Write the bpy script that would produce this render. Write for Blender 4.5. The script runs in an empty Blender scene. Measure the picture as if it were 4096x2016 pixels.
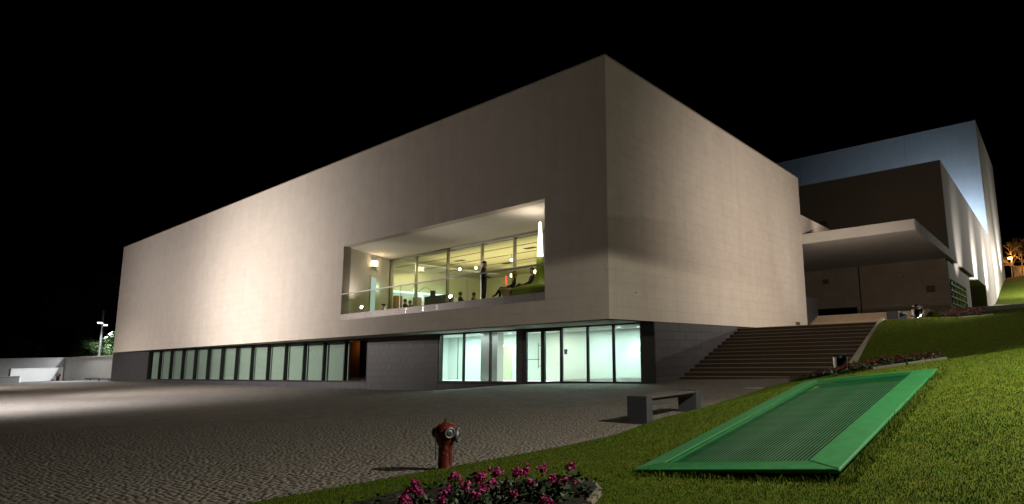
import bpy, bmesh, math, random
import numpy as np
from mathutils import Vector, Matrix
random.seed(7); rng = np.random.default_rng(7)
sc = bpy.context.scene
COL = sc.collection

# ------------------------------------------------------------------ camera
CAM = Vector((12.1663, -15.6769, 1.4239))
YAW, PITCH, ROLL = -0.62640, 0.14699, -0.022202
def cam_axes():
    f = Vector((math.sin(YAW)*math.cos(PITCH), math.cos(YAW)*math.cos(PITCH), math.sin(PITCH)))
    r = Vector((math.cos(YAW), -math.sin(YAW), 0)); u = r.cross(f)
    c, s = math.cos(ROLL), math.sin(ROLL)
    return c*r + s*u, -s*r + c*u, f
CR, CU, CF = cam_axes()
cd = bpy.data.cameras.new('camera'); cam = bpy.data.objects.new('camera', cd); COL.objects.link(cam)
cam.matrix_world = Matrix(((CR.x, CU.x, -CF.x, CAM.x), (CR.y, CU.y, -CF.y, CAM.y), (CR.z, CU.z, -CF.z, CAM.z), (0, 0, 0, 1)))
cd.sensor_width = 36; cd.lens = 36*2347.378/4096
cd.shift_x = -463.8/4096; cd.shift_y = 64.57/4096
cd.clip_start = .05; cd.clip_end = 2000
sc.camera = cam

# ------------------------------------------------------------------ world: a black night sky
w = bpy.data.worlds.new('World'); sc.world = w; w.use_nodes = True
nt = w.node_tree
sky = nt.nodes.new('ShaderNodeTexSky'); sky.sky_type = 'NISHITA'; sky.sun_disc = False
sky.sun_elevation = math.radians(-6); sky.sun_rotation = math.radians(200)
bg = nt.nodes['Background']; nt.links.new(sky.outputs[0], bg.inputs[0]); bg.inputs[1].default_value = .004
sc.view_settings.view_transform = 'Standard'; sc.view_settings.look = 'None'
sc.view_settings.exposure = 0; sc.view_settings.gamma = 1; sc.view_settings.use_curve_mapping = False
sc.render.engine = 'CYCLES'
sc.cycles.max_bounces = 8; sc.cycles.diffuse_bounces = 3; sc.cycles.glossy_bounces = 3
sc.cycles.transparent_max_bounces = 16; sc.cycles.sample_clamp_indirect = 4; sc.cycles.use_denoising = True
sc.cycles.caustics_reflective = False; sc.cycles.caustics_refractive = False

# ------------------------------------------------------------------ outdoor lights (the place's floodlights and lamps, plus added fills)
WARM = (1, .83, .66); NEUT = (1, .93, .86); COOL = (.86, .93, 1.0); BLUE = (.50, .71, 1.0)
def light(name, kind, loc, power, color, parent=None, target=None, size=60, blend=.5, radius=.15):
    d = bpy.data.lights.new(name, kind); d.energy = power; d.color = color
    if kind == 'SPOT':
        d.spot_size = math.radians(size); d.spot_blend = blend; d.shadow_soft_size = radius
    elif kind == 'POINT': d.shadow_soft_size = radius
    elif kind == 'AREA': d.shape = 'RECTANGLE'; d.size, d.size_y = size
    o = bpy.data.objects.new(name, d); COL.objects.link(o); o.location = loc
    if target is not None:
        o.rotation_euler = (Vector(target)-Vector(loc)).to_track_quat('-Z', 'Y').to_euler()
    if parent is not None:
        o.parent = parent; o.matrix_parent_inverse = Matrix.Translation(-parent.location)
    return o
def L_(*a, **k): return light(*a, **k)
# floods on the plaza mast washing the long front
FL = (1, .89, .83)
L_('mast_floodlight', 'SPOT', (-29, -12.4, 4.4), 9800, (1, .90, .81), target=(-28.5, 0, 5.2), size=116, blend=1)
L_('mast_floodlight', 'SPOT', (-30, -13.2, 5.6), 1700, FL, target=(-29.8, 0, 6.0), size=174, blend=.5)
L_('mast_floodlight', 'SPOT', (-46, -14, 4.6), 3900, FL, target=(-47, 0, 5.0), size=130, blend=1)
L_('mast_floodlight', 'SPOT', (-12, -19, 6.4), 700, (1, .83, .68), target=(-11, 0, 6.5), size=120, blend=1)
# plaza lamps, off to the left
L_('plaza_lamp_light', 'SPOT', (-21, -13.6, 6.6), 9500, (1, .96, .94), target=(-22, -12.3, 0), size=132, blend=1)
L_('plaza_lamp_light', 'SPOT', (-52, -11, 6.4), 3000, (1, .9, .72), target=(-52, -8, 0), size=130, blend=.9)
# cut-off luminaire standing on the lawn to the right of the view
L_('lawn_lamp_light', 'SPOT', (13.6, -8.4, 5.35), 2600, (1, .92, .72), target=(13.65, -8.4+.03, 0), size=179, blend=.035, radius=.12)
# floods at the lawn's edge on the side wall and the canopy
L_('lawn_floodlight', 'SPOT', (15, 11, 6.0), 6000, (1, .85, .70), target=(0, 13, 6.6), size=86, blend=1)
L_('lawn_floodlight', 'SPOT', (15.4, 9, 6.0), 1050, (1, .84, .68), target=(0, 5.5, 7.5), size=120, blend=1)
L_('lawn_floodlight', 'SPOT', (5.4, 12.2, 2.8), 640, (1, .88, .78), target=(4.2, 20.5, 7.6), size=100, blend=.6)
L_('block_front_fill', 'SPOT', (2.5, 21.5, 8.75), 170, (1, .80, .62), target=(0, 32.5, 11), size=160, blend=.6)  # added fill for the block's dark front; no fitting stands here
# added fill from beside the tower for the block's pale side
L_('side_wall_fill', 'SPOT', (17, 73, 15), 11000, (1, .94, .86), target=(6.4, 58, 8), size=140, blend=1)

# ------------------------------------------------------------------ materials
def mat(name, col, rough=.7, metal=0, var=.0, scale=6, bump=0, bscale=40, spec=.5, isl=0, col2=None, stain=None, coords='Object', stretch=None, streak=0):
    m = bpy.data.materials.new(name); m.use_nodes = True; n = m.node_tree; b = n.nodes['Principled BSDF']
    b.inputs['Roughness'].default_value = rough; b.inputs['Metallic'].default_value = metal
    b.inputs['Specular IOR Level'].default_value = spec
    tc = n.nodes.new('ShaderNodeTexCoord'); vec = tc.outputs[coords]
    if stretch:
        mp = n.nodes.new('ShaderNodeMapping'); mp.inputs['Scale'].default_value = stretch
        n.links.new(vec, mp.inputs[0]); vec = mp.outputs[0]
    c = (*col, 1); last = None
    rgb = n.nodes.new('ShaderNodeRGB'); rgb.outputs[0].default_value = c; last = rgb.outputs[0]
    def hsv(val_socket, src):
        h = n.nodes.new('ShaderNodeHueSaturation'); n.links.new(src, h.inputs['Color']); n.links.new(val_socket, h.inputs['Value']); return h.outputs[0]
    def rng_(sock, lo, hi, a=0, bb=1):
        r = n.nodes.new('ShaderNodeMapRange'); n.links.new(sock, r.inputs[0])
        r.inputs[1].default_value = a; r.inputs[2].default_value = bb; r.inputs[3].default_value = lo; r.inputs[4].default_value = hi; return r.outputs[0]
    if col2 is not None:
        t = n.nodes.new('ShaderNodeTexNoise'); t.inputs['Scale'].default_value = scale; t.inputs['Detail'].default_value = 6; t.inputs['Roughness'].default_value = .65
        n.links.new(vec, t.inputs['Vector'])
        mx = n.nodes.new('ShaderNodeMix'); mx.data_type = 'RGBA'; n.links.new(rng_(t.outputs[0], 0, 1, .38, .64), mx.inputs[0])
        n.links.new(last, mx.inputs[6]); mx.inputs[7].default_value = (*col2, 1); last = mx.outputs[2]
    if var:
        t = n.nodes.new('ShaderNodeTexNoise'); t.inputs['Scale'].default_value = scale*1.7; t.inputs['Detail'].default_value = 8; t.inputs['Roughness'].default_value = .6
        n.links.new(vec, t.inputs['Vector']); last = hsv(rng_(t.outputs[0], 1-var, 1+var, .3, .7), last)
    if isl:
        g = n.nodes.new('ShaderNodeNewGeometry'); oi = n.nodes.new('ShaderNodeObjectInfo')
        ad = n.nodes.new('ShaderNodeMath'); ad.operation = 'ADD'; n.links.new(g.outputs['Random Per Island'], ad.inputs[0]); n.links.new(oi.outputs['Random'], ad.inputs[1])
        fr = n.nodes.new('ShaderNodeMath'); fr.operation = 'FRACT'; n.links.new(ad.outputs[0], fr.inputs[0])
        last = hsv(rng_(fr.outputs[0], 1-isl, 1+isl), last)
    if stain:
        t = n.nodes.new('ShaderNodeTexNoise'); t.inputs['Scale'].default_value = stain[1]; t.inputs['Detail'].default_value = 9; t.inputs['Roughness'].default_value = .7
        n.links.new(vec, t.inputs['Vector'])
        mx = n.nodes.new('ShaderNodeMix'); mx.data_type = 'RGBA'; n.links.new(rng_(t.outputs[0], 0, stain[2], .56, .74), mx.inputs[0])
        n.links.new(last, mx.inputs[6]); mx.inputs[7].default_value = (*stain[0], 1); last = mx.outputs[2]
    if streak:
        mp = n.nodes.new('ShaderNodeMapping'); mp.inputs['Scale'].default_value = (2.2, 2.2, .11); n.links.new(tc.outputs['Object'], mp.inputs[0])
        t = n.nodes.new('ShaderNodeTexNoise'); t.inputs['Scale'].default_value = 1.0; t.inputs['Detail'].default_value = 7; t.inputs['Roughness'].default_value = .6; n.links.new(mp.outputs[0], t.inputs['Vector'])
        last = hsv(rng_(t.outputs[0], 1+streak*.4, 1-streak, .42, .72), last)
    n.links.new(last, b.inputs['Base Color'])
    if bump:
        t = n.nodes.new('ShaderNodeTexNoise'); t.inputs['Scale'].default_value = bscale; t.inputs['Detail'].default_value = 4
        n.links.new(tc.outputs['Object'], t.inputs['Vector'])
        bp = n.nodes.new('ShaderNodeBump'); bp.inputs['Strength'].default_value = bump; bp.inputs['Distance'].default_value = .02
        n.links.new(t.outputs[0], bp.inputs['Height']); n.links.new(bp.outputs[0], b.inputs['Normal'])
    return m
def emit(name, col, s):
    m = bpy.data.materials.new(name); m.use_nodes = True; n = m.node_tree; n.nodes.clear()
    o = n.nodes.new('ShaderNodeOutputMaterial'); e = n.nodes.new('ShaderNodeEmission')
    e.inputs[0].default_value = (*col, 1); e.inputs[1].default_value = s; n.links.new(e.outputs[0], o.inputs[0]); return m
def glassm(name, tint=(.86, .92, .88), refl=1.0, rough=.01):
    m = bpy.data.materials.new(name); m.use_nodes = True; n = m.node_tree; n.nodes.clear()
    o = n.nodes.new('ShaderNodeOutputMaterial'); mx = n.nodes.new('ShaderNodeMixShader'); t = n.nodes.new('ShaderNodeBsdfTransparent'); g = n.nodes.new('ShaderNodeBsdfGlossy')
    t.inputs[0].default_value = (*tint, 1); g.inputs['Roughness'].default_value = rough
    f = n.nodes.new('ShaderNodeFresnel'); f.inputs[0].default_value = 1.5
    mu = n.nodes.new('ShaderNodeMath'); mu.operation = 'MULTIPLY'; mu.inputs[1].default_value = refl; gm = n.nodes.new('ShaderNodeNewGeometry'); inv = n.nodes.new('ShaderNodeMath'); inv.operation = 'SUBTRACT'; inv.inputs[0].default_value = 1; n.links.new(gm.outputs['Backfacing'], inv.inputs[1])
    m3 = n.nodes.new('ShaderNodeMath'); m3.operation = 'MULTIPLY'; n.links.new(f.outputs[0], m3.inputs[0]); n.links.new(inv.outputs[0], m3.inputs[1]); n.links.new(m3.outputs[0], mu.inputs[0])
    n.links.new(mu.outputs[0], mx.inputs[0]); n.links.new(t.outputs[0], mx.inputs[1]); n.links.new(g.outputs[0], mx.inputs[2]); n.links.new(mx.outputs[0], o.inputs[0]); return m
MS = {}
MS['stone'] = mat('pale_limestone', (.61, .555, .50), .75, var=.05, scale=.7, isl=.012, stain=((.45, .37, .29), .8, .34), bump=.05, bscale=30, coords='Object', streak=.045)
MS['stone_core'] = mat('limestone_joint', (.42, .37, .32), .9)
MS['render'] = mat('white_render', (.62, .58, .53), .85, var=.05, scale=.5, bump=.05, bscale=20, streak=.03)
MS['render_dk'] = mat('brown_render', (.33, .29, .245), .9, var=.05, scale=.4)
MS['beige_wall'] = mat('beige_stone', (.48, .395, .29), .85, var=.07, scale=1.2, isl=.06)
MS['granite'] = mat('dark_granite', (.046, .045, .052), .55, var=.25, scale=60, isl=.12, bump=.15, bscale=120)
MS['granite_joint'] = mat('granite_joint', (.02, .02, .022), .9)
MS['lgranite'] = mat('grey_granite', (.055, .06, .075), .7, var=.35, scale=90, bump=.25, bscale=150)
MS['frame'] = mat('black_aluminium', (.012, .012, .014), .4, spec=.4)
MS['alu'] = mat('grey_aluminium', (.30, .29, .275), .35, metal=.8, var=.06)
MS['steel'] = mat('brushed_steel', (.17, .155, .15), .42, metal=.8, var=.2, scale=3, isl=.35, stretch=(.4, 1, 8))
MS['chrome'] = mat('chrome', (.7, .7, .72), .12, metal=1)
MS['black'] = mat('black_paint', (.012, .012, .013), .5)
MS['black_m'] = mat('black_matt', (.006, .006, .007), .9)
MS['glass'] = glassm('window_glass', (.90, .95, .91), .9)
MS['glass_clear'] = glassm('balustrade_glass', (.90, .93, .88), .55)
MS['white_int'] = mat('interior_paint', (.78, .80, .78), .8, var=.02)
MS['cafe_wall'] = mat('cafe_wall', (.62, .58, .42), .85, var=.03)
MS['cafe_ceiling'] = mat('cafe_ceiling', (.66, .61, .45), .9, var=.03)
MS['dark_floor'] = mat('cafe_floor', (.08, .07, .06), .5)
MS['blind'] = mat('roller_blind', (.33, .375, .37), .9, var=.05, scale=2)
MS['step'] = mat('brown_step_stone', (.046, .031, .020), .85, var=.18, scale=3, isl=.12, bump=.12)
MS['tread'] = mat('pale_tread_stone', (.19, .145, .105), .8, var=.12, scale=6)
MS['step2'] = mat('tan_step_stone', (.30, .22, .145), .8, var=.1, scale=2, isl=.08)
MS['kerb'] = mat('concrete_kerb', (.34, .30, .25), .85, var=.15, scale=8, bump=.2)
MS['kerb_dk'] = mat('weathered_stone', (.16, .14, .11), .9, var=.3, scale=14, bump=.4)
MS['green'] = mat('green_paint', (.011, .13, .036), .6, var=.14, scale=7, bump=.12, bscale=14, col2=(.015, .165, .047), stain=((.03, .10, .04), 5, .35))
MS['green_slat'] = mat('green_slat_paint', (.02, .21, .07), .4, var=.1)
MS['red'] = mat('hydrant_red', (.105, .007, .006), .45, var=.25, scale=18, stain=((.34, .27, .22), 26, .9), bump=.2, bscale=25)
MS['pewter'] = mat('cast_metal', (.20, .21, .24), .42, metal=.7, var=.2, scale=20)
MS['soil'] = mat('soil', (.007, .005, .0035), .95, bump=.8, bscale=25)
MS['wood'] = mat('bench_slat_wood', (.10, .085, .08), .6, var=.3, scale=14, stretch=(1, .08, 1))
MS['leaf'] = mat('geranium_leaf', (.022, .042, .012), .6, isl=.4)
MS['petal'] = mat('pink_petal', (.38, .02, .17), .6, isl=.3, var=.15, scale=30)
MS['petal_red'] = mat('crimson_petal', (.05, .005, .006), .6, isl=.4)
MS['petal_dusk'] = mat('dusky_pink_petal', (.10, .014, .030), .6, isl=.4)
MS['stem'] = mat('green_stem', (.05, .06, .02), .7)
MS['dryleaf'] = mat('withered_leaf', (.12, .07, .03), .8, isl=.3)
MS['tree_leaf'] = mat('tree_leaf', (.055, .10, .022), .6, isl=.45)
MS['tree_leaf_dk'] = mat('evergreen_leaf', (.020, .034, .012), .7, isl=.4)
MS['bark'] = mat('bark', (.07, .05, .035), .9, var=.3, scale=12, bump=.5)
MS['cloth_dk'] = mat('dark_cloth', (.012, .012, .016), .85)
MS['cloth_brown'] = mat('brown_trousers', (.035, .022, .014), .85)
MS['cloth_white'] = mat('white_blouse', (.55, .50, .42), .85)
MS['skin'] = mat('skin', (.36, .20, .13), .55)
MS['hair_dk'] = mat('dark_hair', (.015, .010, .008), .6)
MS['hair_br'] = mat('brown_hair', (.16, .075, .03), .6)
MS['lime'] = mat('lime_upholstery', (.20, .26, .012), .6, var=.06)
MS['table'] = mat('cream_table', (.50, .36, .20), .5)
MS['bluesign'] = mat('sign_blue', (.015, .20, .62), .5)
MS['whitesign'] = mat('sign_white', (.8, .8, .8), .5)
MS['redmat'] = mat('red_lamp_shade', (.6, .03, .02), .5)
MS['shelf'] = mat('bottle_shelf_brown', (.22, .12, .06), .7)
MS['plaque'] = mat('bronze_plaque', (.12, .085, .055), .6, var=.2)
MS['orange_lit'] = mat('orange_light_tint', (.55, .20, .05), .8)  # orange light put into the colour
MS['e_cool'] = emit('cool_lamp', (.86, .95, 1), 14)
MS['e_green'] = emit('cool_tube', (.72, 1, .95), 2.5)
MS['e_warm'] = emit('warm_lamp', (1, .80, .42), 18)
MS['e_glow'] = emit('glowing_shade', (1, .93, .80), 5.0)
MS['e_up'] = emit('uplight_lens', (1, .95, .86), 40)
MS['e_pale'] = emit('lit_passage_pane', (.70, .95, .80), .55)
MS['grey_paint'] = mat('grey_wall_paint', (.5, .5, .52), .8)
MS['lime_wall'] = mat('lime_wall_paint', (.35, .45, .05), .8)
MS['e_orange'] = emit('sodium_lamp', (1, .45, .08), 60)

# cobbles / lawn / far cobbles
MS['cobble'] = mat('granite_cobble', (.225, .20, .18), .8, var=.18, scale=9, isl=.16, bump=.05, bscale=60, col2=(.20, .18, .165))
def cobble_sheet():
    m = mat('cobble_bed', (.20, .178, .16), .9, var=.2, scale=1.4); n = m.node_tree; b = n.nodes['Principled BSDF']
    tc = n.nodes.new('ShaderNodeTexCoord'); v = n.nodes.new('ShaderNodeTexVoronoi'); v.inputs['Scale'].default_value = 17; v.feature = 'DISTANCE_TO_EDGE'; v.inputs['Randomness'].default_value = .55
    v2 = n.nodes.new('ShaderNodeTexVoronoi'); v2.inputs['Scale'].default_value = 17; v2.inputs['Randomness'].default_value = .55
    n.links.new(tc.outputs['Object'], v.inputs['Vector']); n.links.new(tc.outputs['Object'], v2.inputs['Vector'])
    r = n.nodes.new('ShaderNodeMapRange'); r.inputs[1].default_value = .0; r.inputs[2].default_value = .12; n.links.new(v.outputs['Distance'], r.inputs[0])
    bp = n.nodes.new('ShaderNodeBump'); bp.inputs['Strength'].default_value = .8; bp.inputs['Distance'].default_value = .012
    n.links.new(r.outputs[0], bp.inputs['Height']); n.links.new(bp.outputs[0], b.inputs['Normal'])
    src = b.inputs['Base Color'].links[0].from_socket
    mx = n.nodes.new('ShaderNodeMix'); mx.data_type = 'RGBA'; mx.blend_type = 'MULTIPLY'; mx.inputs[0].default_value = .55
    sep = n.nodes.new('ShaderNodeSeparateColor'); n.links.new(v2.outputs['Color'], sep.inputs[0])
    rr = n.nodes.new('ShaderNodeMapRange'); rr.inputs[3].default_value = .55; rr.inputs[4].default_value = 1.35; n.links.new(sep.outputs[0], rr.inputs[0])
    mm = n.nodes.new('ShaderNodeMath'); mm.operation = 'MULTIPLY'; n.links.new(rr.outputs[0], mm.inputs[0])
    r3 = n.nodes.new('ShaderNodeMapRange'); r3.inputs[1].default_value = 0; r3.inputs[2].default_value = .06; r3.inputs[3].default_value = .35; r3.inputs[4].default_value = 1; n.links.new(v.outputs['Distance'], r3.inputs[0]); n.links.new(r3.outputs[0], mm.inputs[1])
    n.links.new(src, mx.inputs[6]); n.links.new(mm.outputs[0], mx.inputs[7]); n.links.new(mx.outputs[2], b.inputs['Base Color']); return m
MS['cobble_sheet'] = cobble_sheet()
MS['lawn'] = mat('lawn_turf', (.055, .095, .007), .95, var=.3, scale=5, col2=(.085, .105, .010), bump=.8, bscale=55, stain=((.07, .05, .02), 1.3, .35), spec=.1)
MS['grass'] = mat('grass_blades', (.075, .135, .006), .75, isl=.25, col2=(.105, .135, .009), scale=1.1, spec=.25)
MS['terrain'] = mat('dark_terrain', (.03, .035, .015), 1)

# ------------------------------------------------------------------ mesh helpers
def empty(name, loc=(0, 0, 0)):
    o = bpy.data.objects.new(name, None); o.location = loc; COL.objects.link(o); return o
def tag(o, label=None, cat=None, group=None, kind=None):
    if label: o['label'] = label
    if cat: o['category'] = cat
    if group: o['group'] = group
    if kind: o['kind'] = kind
    return o
def thing(name, label, cat, loc=(0, 0, 0), group=None): return tag(empty(name, loc), label, cat, group)
def link(me, name, m=None, parent=None, smooth=False):
    o = bpy.data.objects.new(name, me); COL.objects.link(o)
    if m is not None and not me.materials: me.materials.append(MS[m] if isinstance(m, str) else m)
    if parent is not None:
        o.parent = parent
        if parent.type == 'EMPTY': o.matrix_parent_inverse = Matrix.Translation(-parent.location)
    if smooth: me.polygons.foreach_set('use_smooth', [True]*len(me.polygons))
    return o
BOXF = [(0, 3, 2, 1), (4, 5, 6, 7), (0, 1, 5, 4), (1, 2, 6, 5), (2, 3, 7, 6), (3, 0, 4, 7)]
class MB:
    def __init__(s): s.v = []; s.f = []
    def add(s, vs, fs, M=None):
        o = len(s.v); s.v += [tuple(M @ Vector(p)) if M else tuple(p) for p in vs]; s.f += [tuple(i+o for i in f) for f in fs]; return s
    def box(s, a, b, M=None):
        (x0, y0, z0), (x1, y1, z1) = a, b
        x0, x1 = sorted((x0, x1)); y0, y1 = sorted((y0, y1)); z0, z1 = sorted((z0, z1))
        return s.add([(x0, y0, z0), (x1, y0, z0), (x1, y1, z0), (x0, y1, z0), (x0, y0, z1), (x1, y0, z1), (x1, y1, z1), (x0, y1, z1)], BOXF, M)
    def tube(s, pts, r, n=8, cap=True, M=None):
        pts = [Vector(p) for p in pts]; rs = r if isinstance(r, (list, tuple)) else [r]*len(pts); vs = []; fs = []
        for i, p in enumerate(pts):
            d = (pts[min(i+1, len(pts)-1)]-pts[max(i-1, 0)]).normalized()
            a = d.cross(Vector((0, 0, 1))); a = Vector((1, 0, 0)) if a.length < 1e-3 else a.normalized(); b = d.cross(a)
            for k in range(n):
                t = 2*math.pi*k/n; vs.append(p+(a*math.cos(t)+b*math.sin(t))*rs[i])
        for i in range(len(pts)-1):
            for k in range(n): fs.append((i*n+k, i*n+(k+1) % n, (i+1)*n+(k+1) % n, (i+1)*n+k))
        if cap: fs += [tuple(range(n))[::-1], tuple(range((len(pts)-1)*n, len(pts)*n))]
        return s.add(vs, fs, M)
    def lathe(s, prof, n=20, M=None):
        vs = []; fs = []
        for r, z in prof:
            for k in range(n): t = 2*math.pi*k/n; vs.append((r*math.cos(t), r*math.sin(t), z))
        for i in range(len(prof)-1):
            for k in range(n): fs.append((i*n+k, i*n+(k+1) % n, (i+1)*n+(k+1) % n, (i+1)*n+k))
        fs += [tuple(range(n))[::-1], tuple(range((len(prof)-1)*n, len(prof)*n))]
        return s.add(vs, fs, M)
    def mesh(s, name):
        me = bpy.data.meshes.new(name); me.from_pydata(s.v, [], s.f); me.update(); return me
    def build(s, name, m, parent=None, smooth=False): return link(s.mesh(name), name, m, parent, smooth)
def bevel(o, w=.01, seg=2):
    md = o.modifiers.new('bevel', 'BEVEL'); md.width = w; md.segments = seg; md.limit_method = 'ANGLE'; return o
def box(name, a, b, m, parent=None, M=None): return MB().box(a, b, M).build(name, m, parent)
def np_mesh(name, V, F):
    me = bpy.data.meshes.new(name); V = np.asarray(V, np.float32); F = np.asarray(F, np.int32); k = F.shape[1]
    me.vertices.add(len(V)); me.vertices.foreach_set('co', V.ravel()); me.loops.add(F.size); me.loops.foreach_set('vertex_index', F.ravel())
    me.polygons.add(len(F)); me.polygons.foreach_set('loop_start', np.arange(0, F.size, k, dtype=np.int32)); me.polygons.foreach_set('loop_total', np.full(len(F), k, np.int32))
    me.update(calc_edges=True); return me
def view(P):
    """distance along the view axis and picture position of points (used to leave out what no picture from here could show)"""
    P = np.asarray(P, float)-np.array(CAM); f = 2347.378
    d = P@np.array(CF); d = np.where(np.abs(d) < 1e-3, 1e-3, d)
    return d, 2048+463.8+f*(P@np.array(CR))/d, 1008+64.57-f*(P@np.array(CU))/d

# ------------------------------------------------------------------ terrain
class TPS:
    def __init__(s, pts, lam=1e-3):
        p = np.array(pts, float); s.p = p[:, :2]; n = len(p)
        K = s.k(s.p); A = np.zeros((n+3, n+3)); A[:n, :n] = K+lam*np.eye(n); A[:n, n] = 1; A[:n, n+1:] = s.p; A[n, :n] = 1; A[n+1:, :n] = s.p.T
        s.w = np.linalg.solve(A, np.r_[p[:, 2], 0, 0, 0])
    def k(s, q):
        d2 = ((q[:, None]-s.p[None])**2).sum(-1); return .5*d2*np.log(d2+1e-9)
    def __call__(s, x, y):
        q = np.stack([np.ravel(np.asarray(x, float)), np.ravel(np.asarray(y, float))], 1); out = np.empty(len(q))
        for i in range(0, len(q), 40000):
            b = q[i:i+40000]; out[i:i+40000] = s.k(b)@s.w[:-3]+s.w[-3]+b@s.w[-2:]
        return out.reshape(np.shape(x)) if np.ndim(x) else float(out[0])
EDGE = [(6.3, -40), (6.3, -13.2), (6.35, -11.3), (6.4, -8.2), (6.2, -6.8), (6.15, -5), (5.7, -1.5), (5.25, 1.6), (5.4, 3.4), (6.46, 3.7), (6.46, 32.4), (6.14, 32.6), (6.14, 46), (2, 46.1), (2, 58.4), (6.4, 58.5), (6.4, 96), (6.4, 140)]
def edge_x(y): return np.interp(y, [e[1] for e in EDGE], [e[0] for e in EDGE])
EZ = [(6.3, -40, .15), (6.3, -15, .2), (6.3, -13.2, .2), (6.35, -11.3, .18), (6.4, -8.2, .17), (6.2, -6.8, .24), (6.15, -5, .29), (5.7, -1.5, .38), (5.25, 1.6, .43), (5.4, 3.4, .49)]
PZ = TPS(EZ+[(-56, 0, .14), (-47, .4, .11), (-35, 1, .03), (-18, 1.85, -.07), (-12.5, 2.1, -.05), (-6.6, 2.4, .29), (0, 2.72, .36), (0, 4.1, .42), (3.6, 4.1, .47), (5, 4.1, .5),
    (-25, -12, -.05), (-55, -12, .1), (0, -14, .05), (-10, -25, -.05), (-75, 0, .13), (-72, -6, .13), (-40, -30, 0), (-90, -30, .1), (-90, 5, .15), (-5, -5, .12), (-100, -60, .1), (7, -60, .1)], 1e-3)
LZ = TPS([(a, b, c+.015) for a, b, c in EZ]+[(8.92, -11.35, .35), (10.75, -11.25, .495), (10.95, -9.2, .80), (8.8, -9, .62), (10.9, -6.8, 1.10), (8.92, -6.4, .90), (8.05, -2, .86), (10.1, -2, 1.15), (7, .5, .72), (9, .5, .98), (11.5, -2, 1.35), (12, -8, 1.08),
    (12.5, -12, .65), (12.2, -15.7, .28), (14, -10, 1.15), (9, -15, .14), (16, -4, 2), (6.5, 4.2, .5), (6.5, 7, 1.6), (6.5, 9.85, 2.58), (8, 9.9, 2.56), (9, 10, 2.42), (10.5, 10, 2.5), (9, 14, 2.72), (10.5, 15, 2.92),
    (6.5, 21.4, 3.5), (8.5, 22, 3.45), (10.5, 22, 3.5), (6.2, 33, 4.25), (10, 33, 4.28), (6.2, 45, 5.0), (10, 45, 5.0), (2, 52, 5.4), (6.4, 58, 5.75), (10, 58, 5.6), (6.4, 66, 6.25), (9.4, 66, 6.1), (6.4, 80, 9.1), (9, 80, 9.2),
    (6.4, 95, 12.1), (8.85, 95, 12.3), (14, 95, 13), (14, 66, 6.4), (16, 10, 3), (16, 33, 4.6), (30, 10, 4), (30, 60, 7), (30, 95, 14), (30, -10, 2.5), (20, -30, .8), (40, -40, 2), (10, 130, 14), (30, 130, 15)], 2e-3)
def grid(name, xs, ys, zf, m, kind='structure', xf=None):
    X, Y = np.meshgrid(xs, ys)
    if xf is not None: X = X+xf(Y)
    V = np.stack([X, Y, zf(X, Y)], -1).reshape(-1, 3); nx, ny = len(xs), len(ys)
    i = (np.arange(ny-1)[:, None]*nx+np.arange(nx-1)[None]).ravel(); F = np.stack([i, i+1, i+nx+1, i+nx], 1)
    o = link(np_mesh(name, V, F), name, m, smooth=True); tag(o, kind=kind); return o
ground = box('ground', (-700, -700, -1.4), (700, 900, -.9), 'terrain'); tag(ground, kind='structure')
plaza = grid('plaza', np.r_[np.arange(-130, -30, 2.5), np.arange(-30, 6.5, .5)], np.r_[np.arange(-60, -20, 2.5), np.arange(-20, 6.1, .5)], lambda x, y: np.where(x < edge_x(y)+.1, PZ(x, y), PZ(edge_x(y), y)-.05)-.0035, 'cobble_sheet')
sx = np.r_[np.arange(0, 8, .2), np.arange(8, 14, 1), np.arange(14, 45, 3)]
VX, VY, VZ, VA, VB = 8.92, -11.25, .40, .096, .125; VW, VL = 1.88, 4.6     # the green grille: corner, tilt and size
def lawn_z(x, y):
    z = LZ(x, y); s_, t_ = x-VX, y-VY; z = np.where((s_ > .1) & (s_ < VW-.1) & (t_ > .12) & (t_ < VL-.1), np.minimum(z, VZ+VA*s_+VB*t_-.3), z); return np.where((x < 7.75) & (y > 10.15) & (y < 21.2), np.minimum(z, 2.5), z)
lawn = grid('lawn', sx, np.r_[np.arange(-40, -17, 2), np.arange(-17, 24, .22), np.arange(24, 96, 1.), np.arange(96, 140, 4)], lawn_z, 'lawn', xf=edge_x)

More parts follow.
